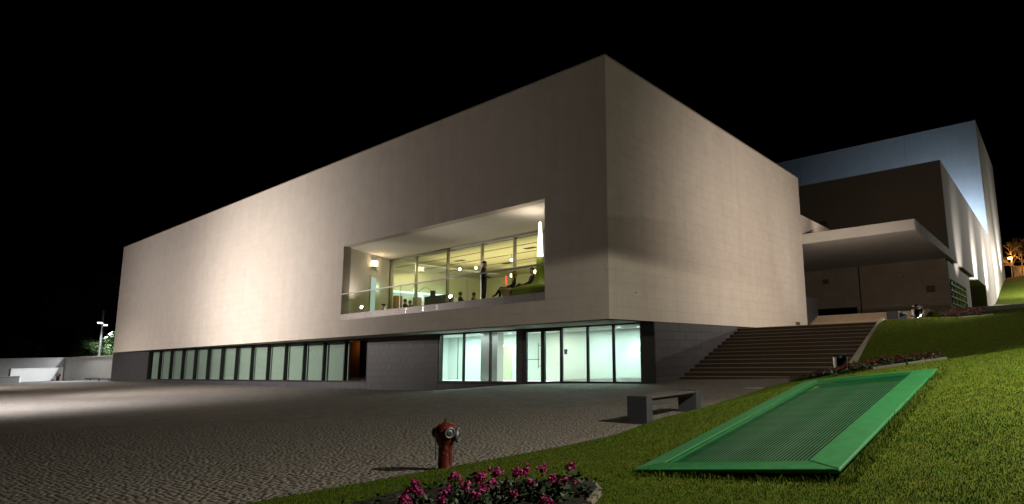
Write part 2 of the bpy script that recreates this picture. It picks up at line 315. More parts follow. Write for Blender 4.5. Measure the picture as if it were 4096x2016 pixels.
# cobbles: one by one near the camera
def cobbles():
    p = .058; rows = np.arange(-17.5, 2.6, p); P = []
    for j, y0 in enumerate(rows):
        xs = np.arange(-34, 6.6, p)+rng.uniform(0, p); n = len(xs)
        xs = xs+rng.normal(0, .006, n); ys = y0+rng.normal(0, .013, n)+.03*np.sin(xs*1.3+j*.03)+.06*np.sin(xs*.47+j*.02)
        P.append(np.stack([xs, ys], 1))
    P = np.concatenate(P)
    P = P[(P[:, 0] < edge_x(P[:, 1])-.02) & (P[:, 1] < 2.66+.0486*P[:, 0])]
    z = PZ(P[:, 0], P[:, 1]); d, px, py = view(np.c_[P, z])
    k = (d > 1.5) & (d < 13.5) & (px > -150) & (px < 4200) & (py < 2100); P, z, d = P[k], z[k], d[k]
    o = np.argsort(d); P, z = P[o], z[o]; n = len(P)
    a = rng.normal(0, .32, n); sxx = rng.uniform(.050, .057, n)/2; syy = rng.uniform(.048, .056, n)/2; h = z+rng.normal(0, .0010, n)
    tilt = rng.normal(0, .006, (n, 2))
    base = np.array([(-1, -1), (1, -1), (1, 1), (-1, 1)], float)
    V = np.zeros((n, 8, 3)); c, s = np.cos(a)[:, None], np.sin(a)[:, None]
    for lvl, (k_, dz) in enumerate(((1.0, -.03), (.96, 0))):
        lx = base[None, :, 0]*sxx[:, None]*k_+rng.normal(0, .0018, (n, 4)); ly = base[None, :, 1]*syy[:, None]*k_+rng.normal(0, .0018, (n, 4))
        V[:, lvl*4:lvl*4+4, 0] = P[:, :1]+lx*c-ly*s; V[:, lvl*4:lvl*4+4, 1] = P[:, 1:]+lx*s+ly*c
        V[:, lvl*4:lvl*4+4, 2] = h[:, None]+dz+(lx*tilt[:, :1]+ly*tilt[:, 1:])
    Fb = np.array([(4, 5, 6, 7), (0, 1, 5, 4), (1, 2, 6, 5), (2, 3, 7, 6), (3, 0, 4, 7)])
    for i in range(300):
        link(np_mesh('cobble', V[i], Fb), 'cobble', 'cobble', plaza)
    V2 = V[300:].reshape(-1, 3); m = n-300
    F = (Fb[None]+8*np.arange(m)[:, None, None]).reshape(-1, 4)
    tag(link(np_mesh('cobbles', V2, F), 'cobbles', 'cobble', plaza), kind='stuff')
cobbles()

# ------------------------------------------------------------------ main building
ZS, ZT, LX, WY = 2.65, 12.15, -56.0, 19.53
OX0, OX1, OZ0, OZ1 = -17.41, -3.0, 3.5, 7.35      # the terrace opening
main = thing('arts_building', 'long white stone building with a glazed terrace cut into its front', 'building')
def slab_cells(x0, x1, z0, z1, wx, hz, off):
    nz = max(1, round((z1-z0)/hz)); h = (z1-z0)/nz; out = []
    for r in range(nz):
        n = max(1, round((x1-x0)/wx)); wd = (x1-x0)/n
        e = [x0+i*wd for i in range(n+1)]
        if (r+off) % 2: e = [x0]+[x0+(i+.5)*wd for i in range(n)]+[x1]
        for a, b in zip(e, e[1:]): out.append((a, b, z0+r*h, z0+(r+1)*h))
    return out
g = .0016; T = .03
cells = []
for a in slab_cells(LX, OX0, ZS, ZT, .86, .436, 0)+slab_cells(OX0, OX1, ZS, OZ0, .86, .436, 1)+slab_cells(OX0, OX1, OZ1, ZT, .86, .436, 1)+slab_cells(OX1, 0, ZS, ZT, .86, .436, 0): cells.append(('f', a))
for a in slab_cells(0, WY, ZS, ZT, .80, .436, 0): cells.append(('r', a))
def slab_verts(c):
    k, (a, b, z0, z1) = c; a += g; b -= g; z0 += g; z1 -= g
    dp = random.uniform(-.0006, .0006)
    if k == 'f': return [(a, -dp, z0), (b, -dp, z0), (b, T, z0), (a, T, z0), (a, -dp, z1), (b, -dp, z1), (b, T, z1), (a, T, z1)]
    return [(dp, a, z0), (dp, b, z0), (-T, b, z0), (-T, a, z0), (dp, a, z1), (dp, b, z1), (-T, b, z1), (-T, a, z1)]
def keyc(c):
    k, (a, b, z0, z1) = c; p = Vector(((a+b)/2, 0, (z0+z1)/2)) if k == 'f' else Vector((0, (a+b)/2, (z0+z1)/2)); return (p-CAM).length
cells.sort(key=keyc)
cx = MB()
for i, c in enumerate(cells):
    if i < 300: MB().add(slab_verts(c), BOXF).build('stone_slab', 'stone', main)
    else: cx.add(slab_verts(c), BOXF)
tag(cx.build('stone_slabs', 'stone', main), kind='stuff')
core = MB(); t2 = T+.002
core.box((LX, t2, ZS), (OX0, .4, ZT)).box((OX0, t2, OZ1), (OX1, .4, ZT)).box((OX0, t2, ZS), (OX1, .4, OZ0)).box((OX1, t2, ZS), (-.4, .4, ZT)).box((-.4, t2, ZS), (-t2, WY, ZT))
core.box((LX, .4, ZS), (LX+.3, WY, ZT)).box((LX, WY-.3, ZS), (-.4, WY, ZT))
core.build('wall_core', 'stone_core', main)
# end cheeks of the slabs, soffit and roof
box('end_wall', (-.4, WY, ZS+.02), (-.001, WY+.03, ZT-.02), 'stone', main)
sf = MB().add([(LX, .03, ZS), (-.03, .03, ZS), (-.03, 3.2, ZS), (LX, .4, ZS)], [(0, 3, 2, 1)]); sf.add([(LX, .03, ZS+.05), (-.03, .03, ZS+.05), (-.03, 3.2, ZS+.05), (LX, .4, ZS+.05)], [(0, 1, 2, 3)])
sf.build('soffit', 'render', main)
box('roof', (LX+.1, .1, ZT-.25), (-.1, WY-.1, ZT-.2), 'render_dk', main)
cp = MB(); cp.box((LX-.03, -.03, ZT), (-.4, .45, ZT+.035)).box((-.4, -.03, ZT), (.03, WY+.03, ZT+.035)); cp.build('parapet_cap', 'render_dk', main)
box('roof_hatch', (-3.1, .2, ZT+.036), (-.6, .9, ZT+.09), 'render_dk', main)
# small things on the side wall
box('alarm_plate', (.003, 17.8, 3.69), (.012, 17.93, 3.86), 'whitesign', main); box('alarm_symbol', (.0125, 17.84, 3.74), (.016, 17.89, 3.81), 'redmat', main)
nb = MB(); nb.box((.004, 17.52, 2.93), (.02, 18.23, 3.11)); nb.build('service_niche', 'alu', main)
MB().lathe([(.02, 0), (.02, .02)], 10, Matrix.Translation((.002, 1.58, 3.65)) @ Matrix.Rotation(math.pi/2, 4, 'Y')).build('wall_bolt', 'black', main)

# ---- ground floor wall: runs from the left end flush to 2.72 m behind the face at the right end
gs, gc = .0485, .99882
GM = Matrix(((gc, -gs, 0, 0), (gs, gc, 0, 2.72), (0, 0, 1, 0), (0, 0, 0, 1)))   # local: x along the wall, y inwards
def gx(x): return x/gc
gw = MB()
WX = [gx(v) for v in (-12.06, -10.41, -8.65, -7.02)]
DX0, DX1 = gx(-6.63), gx(-4.45)
PX = [gx(v) for v in (-4.45, -3.14, -1.88, -.63)]
SXW = [gx(v) for v in np.linspace(-47.77, -17.97, 15)]
jt = .035
gw.box((gx(-55.9), jt, -.6), (SXW[0]-.02, .3, ZS-.01), GM).box((SXW[0]-.02, jt, -.6), (SXW[-1]+.02, .3, .30), GM).box((SXW[-1]+.02, jt, -.6), (WX[0]-.12, .3, ZS-.01), GM)
gw.box((WX[0]-.12, jt, -.6), (WX[-1]+.05, .3, .30), GM).box((WX[-1]+.05, jt, -.6), (DX0-.02, .3, ZS-.01), GM)
gw.build('ground_floor_wall', 'granite_joint', main)
box('end_panel', (PX[-1]+.04, -.004, -.3), (-.01, .3, ZS-.012), 'black', main, GM)
sw = box('side_plinth', (-.32, 2.75, -.4), (-jt, WY+2.2, ZS-.008), 'granite_joint', main)
def panels(cells, fn, stuff):
    big = MB()
    for c in cells:
        vs = fn(c)
        if stuff: big.add(vs, BOXF)
        else: MB().add(vs, BOXF).build('granite_panel', 'granite', main)
    if stuff: tag(big.build('granite_panels', 'granite', main), kind='stuff')
def gfn(c):
    a, b, z0, z1 = c; q = .004; dp = random.uniform(-.003, .003)
    M = GM; P = [(a+q, dp, z0+q), (b-q, dp, z0+q), (b-q, jt+.01, z0+q), (a+q, jt+.01, z0+q), (a+q, dp, z1-q), (b-q, dp, z1-q), (b-q, jt+.01, z1-q), (a+q, jt+.01, z1-q)]
    return [tuple(M @ Vector(p)) for p in P]
panels(slab_cells(gx(-55.9), SXW[0]-.03, -.05, ZS-.01, .62, .345, 0)+slab_cells(SXW[0]-.02, SXW[-1]+.02, -.06, .29, .62, .345, 0), gfn, True)
panels(slab_cells(SXW[-1]+.03, WX[0]-.13, -.12, ZS-.01, .5, .345, 0)+slab_cells(WX[0]-.12, WX[-1]+.04, -.1, .28, .6, .345, 0)+slab_cells(WX[-1]+.06, DX0-.03, -.05, ZS-.01, .5, .345, 0), gfn, False)
def sfn(c):
    a, b, z0, z1 = c; q = .004; dp = random.uniform(-.004, .0)
    return [(dp, a+q, z0+q), (dp, b-q, z0+q), (-jt-.01, b-q, z0+q), (-jt-.01, a+q, z0+q), (dp, a+q, z1-q), (dp, b-q, z1-q), (-jt-.01, b-q, z1-q), (-jt-.01, a+q, z1-q)]
panels(slab_cells(2.76, 9.9, .26, ZS-.01, .85, .345, 0), sfn, False)

def framed(name, xs, z0, z1, fz0, fz1, depth=.14, fw=.05, mull=.05, gd=.05):
    fr = MB(); fr.box((xs[0]-fw, -.006, fz0), (xs[-1]+fw, depth, z0), GM).box((xs[0]-fw, -.006, z1), (xs[-1]+fw, depth, fz1), GM)
    fr.box((xs[0]-fw, -.005, z0), (xs[0], depth, z1), GM).box((xs[-1], -.005, z0), (xs[-1]+fw, depth, z1), GM)
    wnd = fr.build(name, 'frame', main)
    for a in xs[1:-1]: MB().box((a-mull/2, -.004, z0), (a+mull/2, depth, z1), GM).build('mullion', 'frame', wnd)
    for a, b in zip(xs, xs[1:]): MB().box((a+.02, gd, z0+.002), (b-.02, gd+.012, z1-.002), GM).build('pane', 'glass', wnd)
    return wnd
strip = framed('strip_window', SXW, .37, 2.53, .30, 2.64, depth=.20, fw=.06, mull=.085, gd=.1)
gal = framed('gallery_window', WX, .40, 2.57, .30, 2.64, depth=.10, fw=.06, mull=.09, gd=.05)
foy = framed('foyer_window', PX, .42, 2.585, .28, 2.64, depth=.10, fw=.05, mull=.085, gd=.05)
# blinds behind the strip window
for i, (a, b) in enumerate(zip(SXW, SXW[1:])):
    if i < 13: MB().box((a+.10, .27, .30), (b+.06, .285, 2.6), GM).build('roller_blind', 'blind', strip)
MB().box((SXW[-2]-2.2, 1.5, .3), (SXW[-2]-.9, 1.53, 2.6), GM).build('orange_light_panel', 'orange_lit', strip)  # added panel; the pane's reflected orange light is put into its colour
st = MB(); st.box((SXW[0]-.3, 1.7, -.3), (SXW[-1]+.7, 1.75, 2.66), GM).box((SXW[0]-.3, .3, .25), (SXW[-1]+.7, 1.75, .30), GM).box((SXW[0]-.3, .3, 2.60), (SXW[-1]+.7, 1.75, 2.64), GM).box((SXW[-1]+.65, .3, .3), (SXW[-1]+.7, 1.7, 2.6), GM)
st.build('inner_room', 'black_m', strip)
pl = GM @ Vector((SXW[-2]-1.0, 1.0, 2.3)); L_('orange_fill', 'POINT', pl, 2.2, (1, .55, .2), radius=.08)  # added lamp that brightens the orange panel
# door set
df = MB(); D = [DX0, gx(-5.50), DX1]
df.box((DX0, -.006, .28), (DX1-.04, .1, .40), GM).box((DX0, -.006, 2.49), (DX1-.04, .1, 2.64), GM)
for a, b in ((DX0, gx(-6.43)), (gx(-5.60), gx(-5.40)), (gx(-4.56), DX1-.04)): df.box((a, -.005, .4), (b, .1, 2.49), GM)
door = df.build('entrance_door', 'frame', main)
for a, b in ((gx(-6.43), gx(-5.60)), (gx(-5.40), gx(-4.56))): MB().box((a, .05, .4), (b, .062, 2.49), GM).build('pane', 'glass', door)
hm = MB(); xh = gx(-5.68); hm.tube([(xh, -.07, .95), (xh, -.07, 2.02)], .013, 8, M=GM).tube([(xh, -.07, 1.05), (xh+.12, 0, 1.05)], .01, 6, M=GM).tube([(xh, -.07, 1.9), (xh+.12, 0, 1.9)], .01, 6, M=GM)
hm.build('pull_handle', 'black', door)
hb = MB(); hb.tube([(gx(-6.43), .03, 1.42), (gx(-6.3), -.05, 1.33), (gx(-5.62), -.05, 1.33)], .012, 8, M=GM); hb.build('push_bar', 'black', door)
# wheelchair sticker on the first foyer pane
x0 = PX[0]+.09; z0 = 1.52; sg = MB().box((x0, .040, z0), (x0+.16, .046, z0+.2), GM).build('access_sign', 'bluesign', foy)
wc = MB(); c0 = (x0+.075, z0+.065)
ring = [(c0[0]+.045*math.cos(t), .037, c0[1]+.045*math.sin(t)) for t in np.linspace(math.radians(130), math.radians(395), 14)]
wc.tube(ring, .006, 5, M=GM).tube([(x0+.07, .037, z0+.15), (x0+.075, .037, z0+.085), (x0+.115, .037, z0+.085), (x0+.135, .037, z0+.04), (x0+.148, .037, z0+.045)], .0075, 5, M=GM)
wc.tube([(x0+.072, .037, z0+.12), (x0+.108, .037, z0+.12)], .005, 5, M=GM).lathe([(.0, -.003), (.013, -.003), (.013, .003), (0, .003)], 10, GM @ Matrix.Translation((x0+.068, .037, z0+.172)) @ Matrix.Rotation(math.pi/2, 4, 'X'))
wc.build('wheelchair_symbol', 'whitesign', sg)
# the lit room behind gallery window and foyer
rm = MB(); RX0, RX1, RD = gx(-15.4), -.05, 3.3
rm.box((RX0, RD, .2), (RX1, RD+.1, 2.72), GM).box((RX0, .10, .24), (RX1, RD, .30), GM).box((RX0-.1, .3, .3), (RX0, RD, 2.6), GM).box((RX1-.1, .12, .3), (RX1, RD, 2.6), GM).box((RX0, .12, 2.60), (RX1, RD, 2.64), GM)
room = rm.build('foyer_room', 'white_int', main)
MB().box((gx(-10.2), .9, .3), (gx(-9.1), 1.3, 2.6), GM).build('column', 'grey_paint', room)
dr = MB().box((gx(-11.5), RD-.02, .3), (gx(-10.5), RD-.003, 2.02), GM).build('inner_door', 'cafe_wall', room)
hh = MB(); hh.box((gx(-11.42), RD-.05, 1.15), (gx(-11.24), RD-.03, 1.18), GM).box((gx(-11.44), RD-.032, .98), (gx(-11.40), RD-.02, 1.2), GM); hh.build('lever_handle', 'chrome', dr)
MB().box((gx(-14.6), RD-.02, .3), (gx(-14.57), RD-.002, 2.6), GM).build('wall_joint', 'frame', room)
for xx, yy in ((-2.6, 1.5), (-2.0, 2.1), (-9.0, 1.6)):
    MB().lathe([(.09, 0), (.09, .012)], 14, GM @ Matrix.Translation((xx, yy, 2.585))).build('downlight', 'e_green', room)
TEAL = (.74, 1.0, .95)
for xx, pw in ((-1.2, 32), (-2.9, 80), (-4.8, 78), (-7.2, 64), (-10.6, 80), (-13.4, 110)):
    p = GM @ Vector((xx, 1.7, 2.56)); L_('ceiling_light', 'AREA', p, pw, TEAL if xx > -7 or xx < -9 else (.95, 1, .82), target=p+Vector((0, 0, -1)), size=(1.2, 1.6))
p = GM @ Vector((-9.4, .5, 2.56)); L_('ceiling_light', 'AREA', p, 22, (.95, 1, .95), target=p+Vector((0, 0, -1)), size=(3, .4))  # extra strip added to brighten the column's front
p = GM @ Vector((-2.75, 2.75, 2.5)); L_('wall_washer', 'SPOT', p, 70, TEAL, target=p+Vector((-.05, .18, -1)), size=90, blend=.6, radius=.03)
p = GM @ Vector((-10.5, 2.6, 2.5)); L_('wall_washer', 'SPOT', p, 40, TEAL, target=p+Vector((-.05, .2, -1)), size=100, blend=.6, radius=.03)
MB().lathe([(.0, 0), (.05, .0), (.06, .03), (0, .05)], 10, GM @ Matrix.Translation((gx(-10.75), 2.9, 2.02))).build('wall_lamp', 'e_warm', room)

# ---- terrace
TY = 3.95; TF = 3.8
ter = MB(); ter.box((-20, .03, 3.6), (OX1+.2, TY+.3, TF)); ter.build('terrace_floor', 'dark_floor', main)
tcx = MB(); tcx.add([(OX0, .0, OZ1+.001), (OX1, .0, OZ1+.001), (OX1, TY+.1, OZ1+.001), (-19.6, TY+.1, OZ1+.001)], [(0, 3, 2, 1)]); tcx.build('terrace_ceiling', 'render', main)
lw = MB(); lw.add([(OX0, .0, OZ0), (-19.45, TY, OZ0), (-19.45, TY, OZ1), (OX0, .0, OZ1)], [(0, 3, 2, 1)]); lw.build('terrace_side_wall', 'render', main)
rw = MB(); rw.add([(OX1, .001, OZ0), (OX1, TY, OZ0), (OX1, TY, OZ1), (OX1, .001, OZ1)], [(0, 1, 2, 3)]); rw.build('terrace_side_wall', 'render', main)
# fascia panels in brushed steel
fj = [-17.49, -16.77, -14.53, -12.2, -9.9, -7.5, -5.2, -3.0]
for a, b in zip(fj, fj[1:]):
    fp = MB().box((max(a, OX0)+.004, -.012, OZ0), (b-.004, .02, TF), ).build('steel_fascia', 'steel', main)
    for fx in ((a+.5, b-.5) if b-a > 1.5 else ((a+b)/2,)):
        for fz in (3.58, 3.71): MB().lathe([(.018, 0), (.018, .01)], 8, Matrix.Translation((fx, -.012, fz)) @ Matrix.Rotation(math.pi/2, 4, 'X')).build('bolt', 'chrome', fp)
bal = MB().box((OX0+.02, -.005, 4.82), (OX1-.02, .035, 4.87)).build('balustrade_rail', 'alu', main)
pj = [OX0+.02, -12.25, -7.45, OX1-.02]
for a, b in zip(pj, pj[1:]): MB().box((a+.01, .008, TF-.1), (b-.01, .02, 4.82)).build('glass_panel', 'glass_clear', bal)
for a in pj[1:3]: MB().box((a-.02, .004, TF), (a+.02, .024, 4.82)).build('baluster', 'alu', bal)
# glazing at the back of the terrace
TX = [-19.4, -16.9, -14.05, -11.27, -8.87, -6.85, -4.8, -3.05]
gf = MB(); gf.box((-19.45, TY-.04, 7.24), (OX1-.0, TY+.12, OZ1-.002)).box((-19.45, TY-.02, TF), (OX1, TY+.1, TF+.08))
cg = gf.build('cafe_glazing', 'alu', main)
for a in TX: MB().box((a-.05, TY-.03, TF+.08), (a+.05, TY+.11, 7.24)).build('mullion', 'alu', cg)
for a, b in zip(TX, TX[1:]): MB().box((a+.05, TY+.02, TF+.08), (b-.05, TY+.035, 7.24)).build('pane', 'glass', cg)
# wall lamp and side door on the splayed wall
SWM = Matrix.Translation((OX0, 0, 0)) @ Matrix.Rotation(math.atan2(TY, -19.45-OX0), 4, 'Z')    # local x along the wall, local +y is out of the room side
def swp(t, d, z): return SWM @ Vector((t, -d, z))
wlo = MB().box((2.55, -.14, 6.62), (2.95, -.005, 6.70), SWM).build('wall_light', 'alu', main); MB().box((2.55, -.14, 7.0), (2.95, -.005, 7.05), SWM).build('light_cap', 'alu', wlo)
MB().box((2.58, -.11, 6.70), (2.92, -.02, 7.0), SWM).build('diffuser', 'e_warm', wlo)
L_('wall_light_glow', 'POINT', swp(2.75, .25, 6.85), 16, (1, .8, .5), radius=.08)
dr = MB(); dr.box((2.45, -.03, TF), (3.35, -.004, 6.15), SWM); dd = dr.build('side_door', 'cafe_wall', main)
MB().box((2.5, -.04, TF+.05), (2.95, -.031, 6.05), SWM).build('lit_pane', 'e_pale', dd)
L_('side_passage_light', 'POINT', swp(3.1, .35, 5.5), 7, (.75, 1, .8), radius=.1)
# cafe room
cr = MB(); CX0, CX1, CY1, CZ1 = -21.7, -2.6, 13, 7.2
cr.box((CX0, CY1, TF), (CX1, CY1+.1, CZ1)).box((CX0-.1, TY+.2, TF), (CX0, CY1, CZ1)).box((CX1, TY+.2, TF), (CX1+.1, CY1, CZ1)); cr.box((CX0, TY+.2, TF), (-19.55, TY+.3, CZ1))
cafe = cr.build('cafe_room', 'cafe_wall', main)
box('floor', (CX0, TY+.1, TF-.1), (CX1, CY1, TF-.005), 'dark_floor', cafe)
box('ceiling', (CX0, TY+.13, CZ1), (CX1, CY1, CZ1+.1), 'cafe_ceiling', cafe)
for yy in (5.3, 6.9, 8.6, 10.4): box('ceiling_slot', (CX0+.5, yy, CZ1-.012), (CX1-.5, yy+.12, CZ1-.002), 'shelf', cafe)
for xx, yy in ((-10.5, 6.1), (-11.5, 9.2), (-16.5, 6.2), (-15.2, 8.8)): box('air_vent', (xx, yy, CZ1-.02), (xx+.8, yy+.3, CZ1-.003), 'black', cafe)
for xx in (-6, -10.5, -15, -20): L_('cafe_ceiling_light', 'AREA', (xx, 7, 7.1), 120, (1, .86, .46), target=(xx, 8, 0), size=(3, 5))
L_('cafe_ceiling_fill', 'AREA', (-11, 7, 5.6), 330, (1, .85, .44), target=(-11, 8, 9), size=(12, 5))  # added upward fill that brightens the ceiling
pend = [(-12.37, 7, 6.89), (-10.5, 7, 6.03), (-12.36, 7, 6.01), (-16.91, 7, 6.84), (-15.9, 7.4, 6.86), (-9.92, 7, 6.86)]
L_('cafe_wall_fill', 'AREA', (-10, 9.6, 6.9), 110, (1, .88, .52), target=(-10, 13, 5.2), size=(13, .5))  # added fill for the back wall
L_('cafe_wall_fill', 'AREA', (-5.5, 7.5, 6.9), 40, (1, .88, .52), target=(-2.6, 8, 5), size=(.5, 5))  # added fill for the right wall
L_('cafe_wall_fill', 'AREA', (-18.6, 8.2, 6.9), 45, (1, .94, .66), target=(-21.7, 8.2, 5.6), size=(7, .5))  # added fill for the left wall
# bar with a lit counter edge
bar = MB(); bar.box((-20.9, 8.2, TF), (-19.9, 11.5, 5.0)); bo = bar.build('bar_counter', 'black', cafe)
MB().box((-21.45, 5.4, 5.68), (-21.2, 9.6, 5.76)).build('light_strip', 'e_green', cafe)
MB().box((-21.65, 5.0, TF), (-21.5, 10.5, 5.67)).build('back_bar', 'white_int', cafe)
L_('bar_light', 'AREA', (-21.2, 7.5, 5.62), 18, (.75, 1, .95), target=(-21.5, 7.5, 4), size=(.15, 4))
for yy in (5.5, 6.9, 8.6): MB().box((-21.49, yy, 4.5), (-21.2, yy+.45, 5.45)).build('bottle_shelf', 'shelf', cafe)
MB().box((-18.4, 5.6, TF), (-16.4, 6.2, 5.15)).build('screen', 'black', cafe)

# ------------------------------------------------------------------ stairs, landings
stair = thing('staircase', 'broad flight of brown stone steps climbing beside the dark plinth wall', 'stairs')
for i in range(14):
    y = 4.52+.412*i; z = .55+.1543*i; zb = .25 if i == 0 else z-.16
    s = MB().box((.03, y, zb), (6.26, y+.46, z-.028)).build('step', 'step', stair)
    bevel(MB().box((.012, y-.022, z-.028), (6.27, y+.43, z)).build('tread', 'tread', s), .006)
box('stair_base', (.03, 4.9, -.3), (6.25, 10.3, .3), 'step', stair)
km = MB(); a0, a1 = 4.1, 10.25
km.add([(6.27, a0, .2), (6.44, a0, .2), (6.44, a0, .62), (6.27, a0, .62), (6.27, a1, 2.2), (6.44, a1, 2.2), (6.44, a1, 2.72), (6.27, a1, 2.72)], [(0, 1, 2, 3), (4, 7, 6, 5), (0, 4, 5, 1), (1, 5, 6, 2), (2, 6, 7, 3), (3, 7, 4, 0)])
bevel(km.build('stair_kerb', 'kerb', stair), .01)
land = box('landing', (.012, 10.27, 1.9), (7.72, 19.4, 2.56), 'step2'); tag(land, kind='structure')
st2 = thing('upper_steps', 'short flight of tan steps below the entrance canopy', 'stairs')
for i in range(7):
    y = 18.82+.42*i; z = 2.68+.1535*i
    MB().box((.005, y, z-.17), (6.28, y+.5, z)).build('step', 'step2', st2)
MB().add([(6.28, 18.6, 2.4), (6.44, 18.6, 2.4), (6.44, 18.6, 2.75), (6.28, 18.6, 2.75), (6.28, 21.6, 3.3), (6.44, 21.6, 3.3), (6.44, 21.6, 3.72), (6.28, 21.6, 3.72)], [(0, 1, 2, 3), (4, 7, 6, 5), (0, 4, 5, 1), (1, 5, 6, 2), (2, 6, 7, 3), (3, 7, 4, 0)]).build('stair_kerb', 'step2', st2)
tag(box('upper_terrace', (-8, 21.36, 3.0), (6.45, 32.6, 3.6), 'step2'), kind='structure')
dw = thing('dark_side_wall', 'low black granite wall beside the upper steps', 'wall', (0, 20.6, 3.6))
box('wall_block', (-.3, WY+.04, 2.5), (-.004, 21.7, 4.7), 'granite', dw)

# ------------------------------------------------------------------ auditorium block behind, with canopy
blk = thing('auditorium_block', 'dark fronted block with floodlit white side rising behind the canopy', 'building', (0, 32.5, 3.6))
BX, BY0, BY1, BZ0, BZ1 = 6.39, 32.5, 70, 8.0, 15.4
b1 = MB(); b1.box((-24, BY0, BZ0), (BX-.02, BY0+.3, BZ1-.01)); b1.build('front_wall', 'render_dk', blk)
b2 = MB(); b2.box((BX-.3, BY0+.01, BZ0), (BX, BY1, BZ1)); b2.build('side_wall', 'render', blk)
box('roof', (-24, BY0+.3, BZ1-.4), (BX-.3, BY1, BZ1-.3), 'render_dk', blk)
box('underside', (-24, BY0+.3, BZ0+.01), (BX-.3, BY1, BZ0+.2), 'render', blk)
# lower entrance volume clad in beige stone
low = MB(); low.box((-8, 32.53, 3.3), (-3.5, 33, BZ0)).box((-3.5, 32.53, 4.8), (-.43, 33, BZ0)).box((-.43, 32.53, 3.3), (6.1, 33, BZ0)); low.build('entrance_wall_core', 'granite_joint', blk)
for c in slab_cells(-8, -.14, 4.8, BZ0-.02, 1.2, .8, 0)+slab_cells(-.05, 6.12, 3.5, BZ0-.02, 1.2, .75, 0)+slab_cells(-.42, -.14, 3.5, 4.8, 1.2, 1.3, 0):
    a, b, z0, z1 = c; MB().box((a+.002, 32.5, z0+.002), (b-.002, 32.528, z1-.002)).build('stone_panel', 'beige_wall', blk)
box('dark_entrance', (-3.5, 33.2, 3.5), (-.43, 33.25, 4.9), 'black_m', blk)
sv = MB(); WYS = [33.2, 34.65, 36.5, 38.5, 40.45, 42.85]; WZS = [4.15, 4.67, 5.17, 5.66, 6.12, 6.53]
sv.box((5.9, 33, 6.53), (6.13, 46, BZ0)).box((5.9, 33, 3.8), (6.13, 33.2, 6.53)).box((5.9, 42.85, 3.8), (6.13, 46, 6.53)).box((5.9, 33.2, 3.7), (6.13, 42.85, 4.15)).box((2, 45.9, 3.8), (5.9, 46, BZ0))
sv.build('lower_side_wall', 'render', blk)
fw = MB(); fw.box((6.0, 33.2, 4.15), (6.06, 42.85, 4.2)).box((6.0, 33.2, 6.48), (6.06, 42.85, 6.53)).box((6.0, 33.2, 4.2), (6.06, 33.28, 6.48)).box((6.0, 42.77, 4.2), (6.06, 42.85, 6.48))
gwin = fw.build('grid_window', 'alu', blk)
for a in WYS[1:-1]: MB().box((5.97, a-.1, 4.2), (6.1, a+.1, 6.48)).build('glazing_bar', 'alu', gwin)
for z in WZS[1:-1]: MB().box((6.0, 33.28, z-.03), (6.2, 42.77, z+.03)).build('louvre', 'alu', gwin)
for a, b in zip(WYS, WYS[1:]):
    for z0, z1 in zip(WZS, WZS[1:]): MB().box((5.98, a+.1, z0+.03), (5.99, b-.1, z1-.03)).build('pane', 'glass', gwin)
box('room_wall', (3.2, 33.2, 3.8), (3.3, 45.8, 7), 'lime_wall', blk)
L_('office_light', 'AREA', (4.6, 38, 6.9), 60, (.75, 1, .25), target=(4.6, 38, 0), size=(2, 8))
box('recess_wall', (1.5, 58.5, 4), (BX-.3, 58.7, BZ0), 'render', blk)
box('foot_wall', (BX-.3, 58.5, 3.5), (BX-.0, 70, BZ0-.002), 'render', blk)
# fixtures on the entrance wall
for a, z in ((-2.96, 6.84), (2.64, 6.84)): bevel(box('emergency_light', (a, 32.38, z), (a+.5, 32.498, z+.32), 'alu', blk), .02)
pq = box('plaque', (4.62, 32.46, 5.53), (5.22, 32.498, 6.01), 'plaque', blk)
for k in range(5): box('engraved_line', (4.72+.05*(k % 2), 32.456, 5.90-.07*k), (5.12-.06*(k % 3), 32.4595, 5.92-.07*k), 'tread', pq)
can = thing('entrance_canopy', 'thin white cantilevered canopy slab over the upper steps', 'canopy', (3.2, 19.57, 7.96))
CY0, CXR = 19.57, 6.39
cm = MB().box((-4, CY0, 7.965), (CXR, BY0-.01, 8.59)); bevel(cm.build('canopy_slab', 'render', can), .02)
box('link_parapet', (-.32, WY+.05, 8.6), (-.03, BY0-.02, 9.86), 'render', can)
fb = MB(); fb.tube([(-.55, 25, 9.9), (-.55, 25, 10.4), (0.0, 25, 10.36), (0, 25, 9.9)], .025, 5).box((-.5, 24.9, 10.1), (-.1, 25.1, 10.34)); fb.build('roof_floodlight_bracket', 'black', can)

# fly tower
tow = thing('fly_tower', 'tall windowless tower washed in blue light at the back', 'building', (0, 70, 6))
tf = MB(); tf.box((-40, 70.02, 5), (6.2, 70.4, 30.65)); tf.build('front_wall', 'render', tow)
ts = MB(); ts.box((6.2, 70.01, 5), (6.388, 95, 30.7)); ts.build('side_wall', 'render', tow)
for xx in (-2.2, -17): box('wall_seam', (xx, 69.995, 15.5), (xx+.03, 70.019, 30.6), 'render_dk', tow)
L_('blue_floodlight', 'SPOT', (4.2, 65.2, 15.7), 3600, BLUE, target=(3.5, 70, 17.5), size=150, blend=1)
L_('blue_floodlight', 'SPOT', (-5, 57, 15.8), 1300, BLUE, target=(-6, 70, 19), size=150, blend=1)
for (yy, pw, zt) in ((37, 1700, 9.6), (48.5, 5600, 9.6), (59.5, 7000, 9.8), (75, 6500, 14), (86, 6000, 17)):
    gz = LZ(10, yy)
    L_('ground_floodlight', 'SPOT', (10.0, yy, gz+.35), pw, (1, .95, .87), target=(6.39, yy+1.0, zt), size=50 if yy < 70 else 84, blend=1, radius=.1)
L_('lawn_path_light', 'SPOT', (13.5, 71.5, 12), 9000, (1, .95, .8), target=(8.8, 80, 8), size=110, blend=.8)

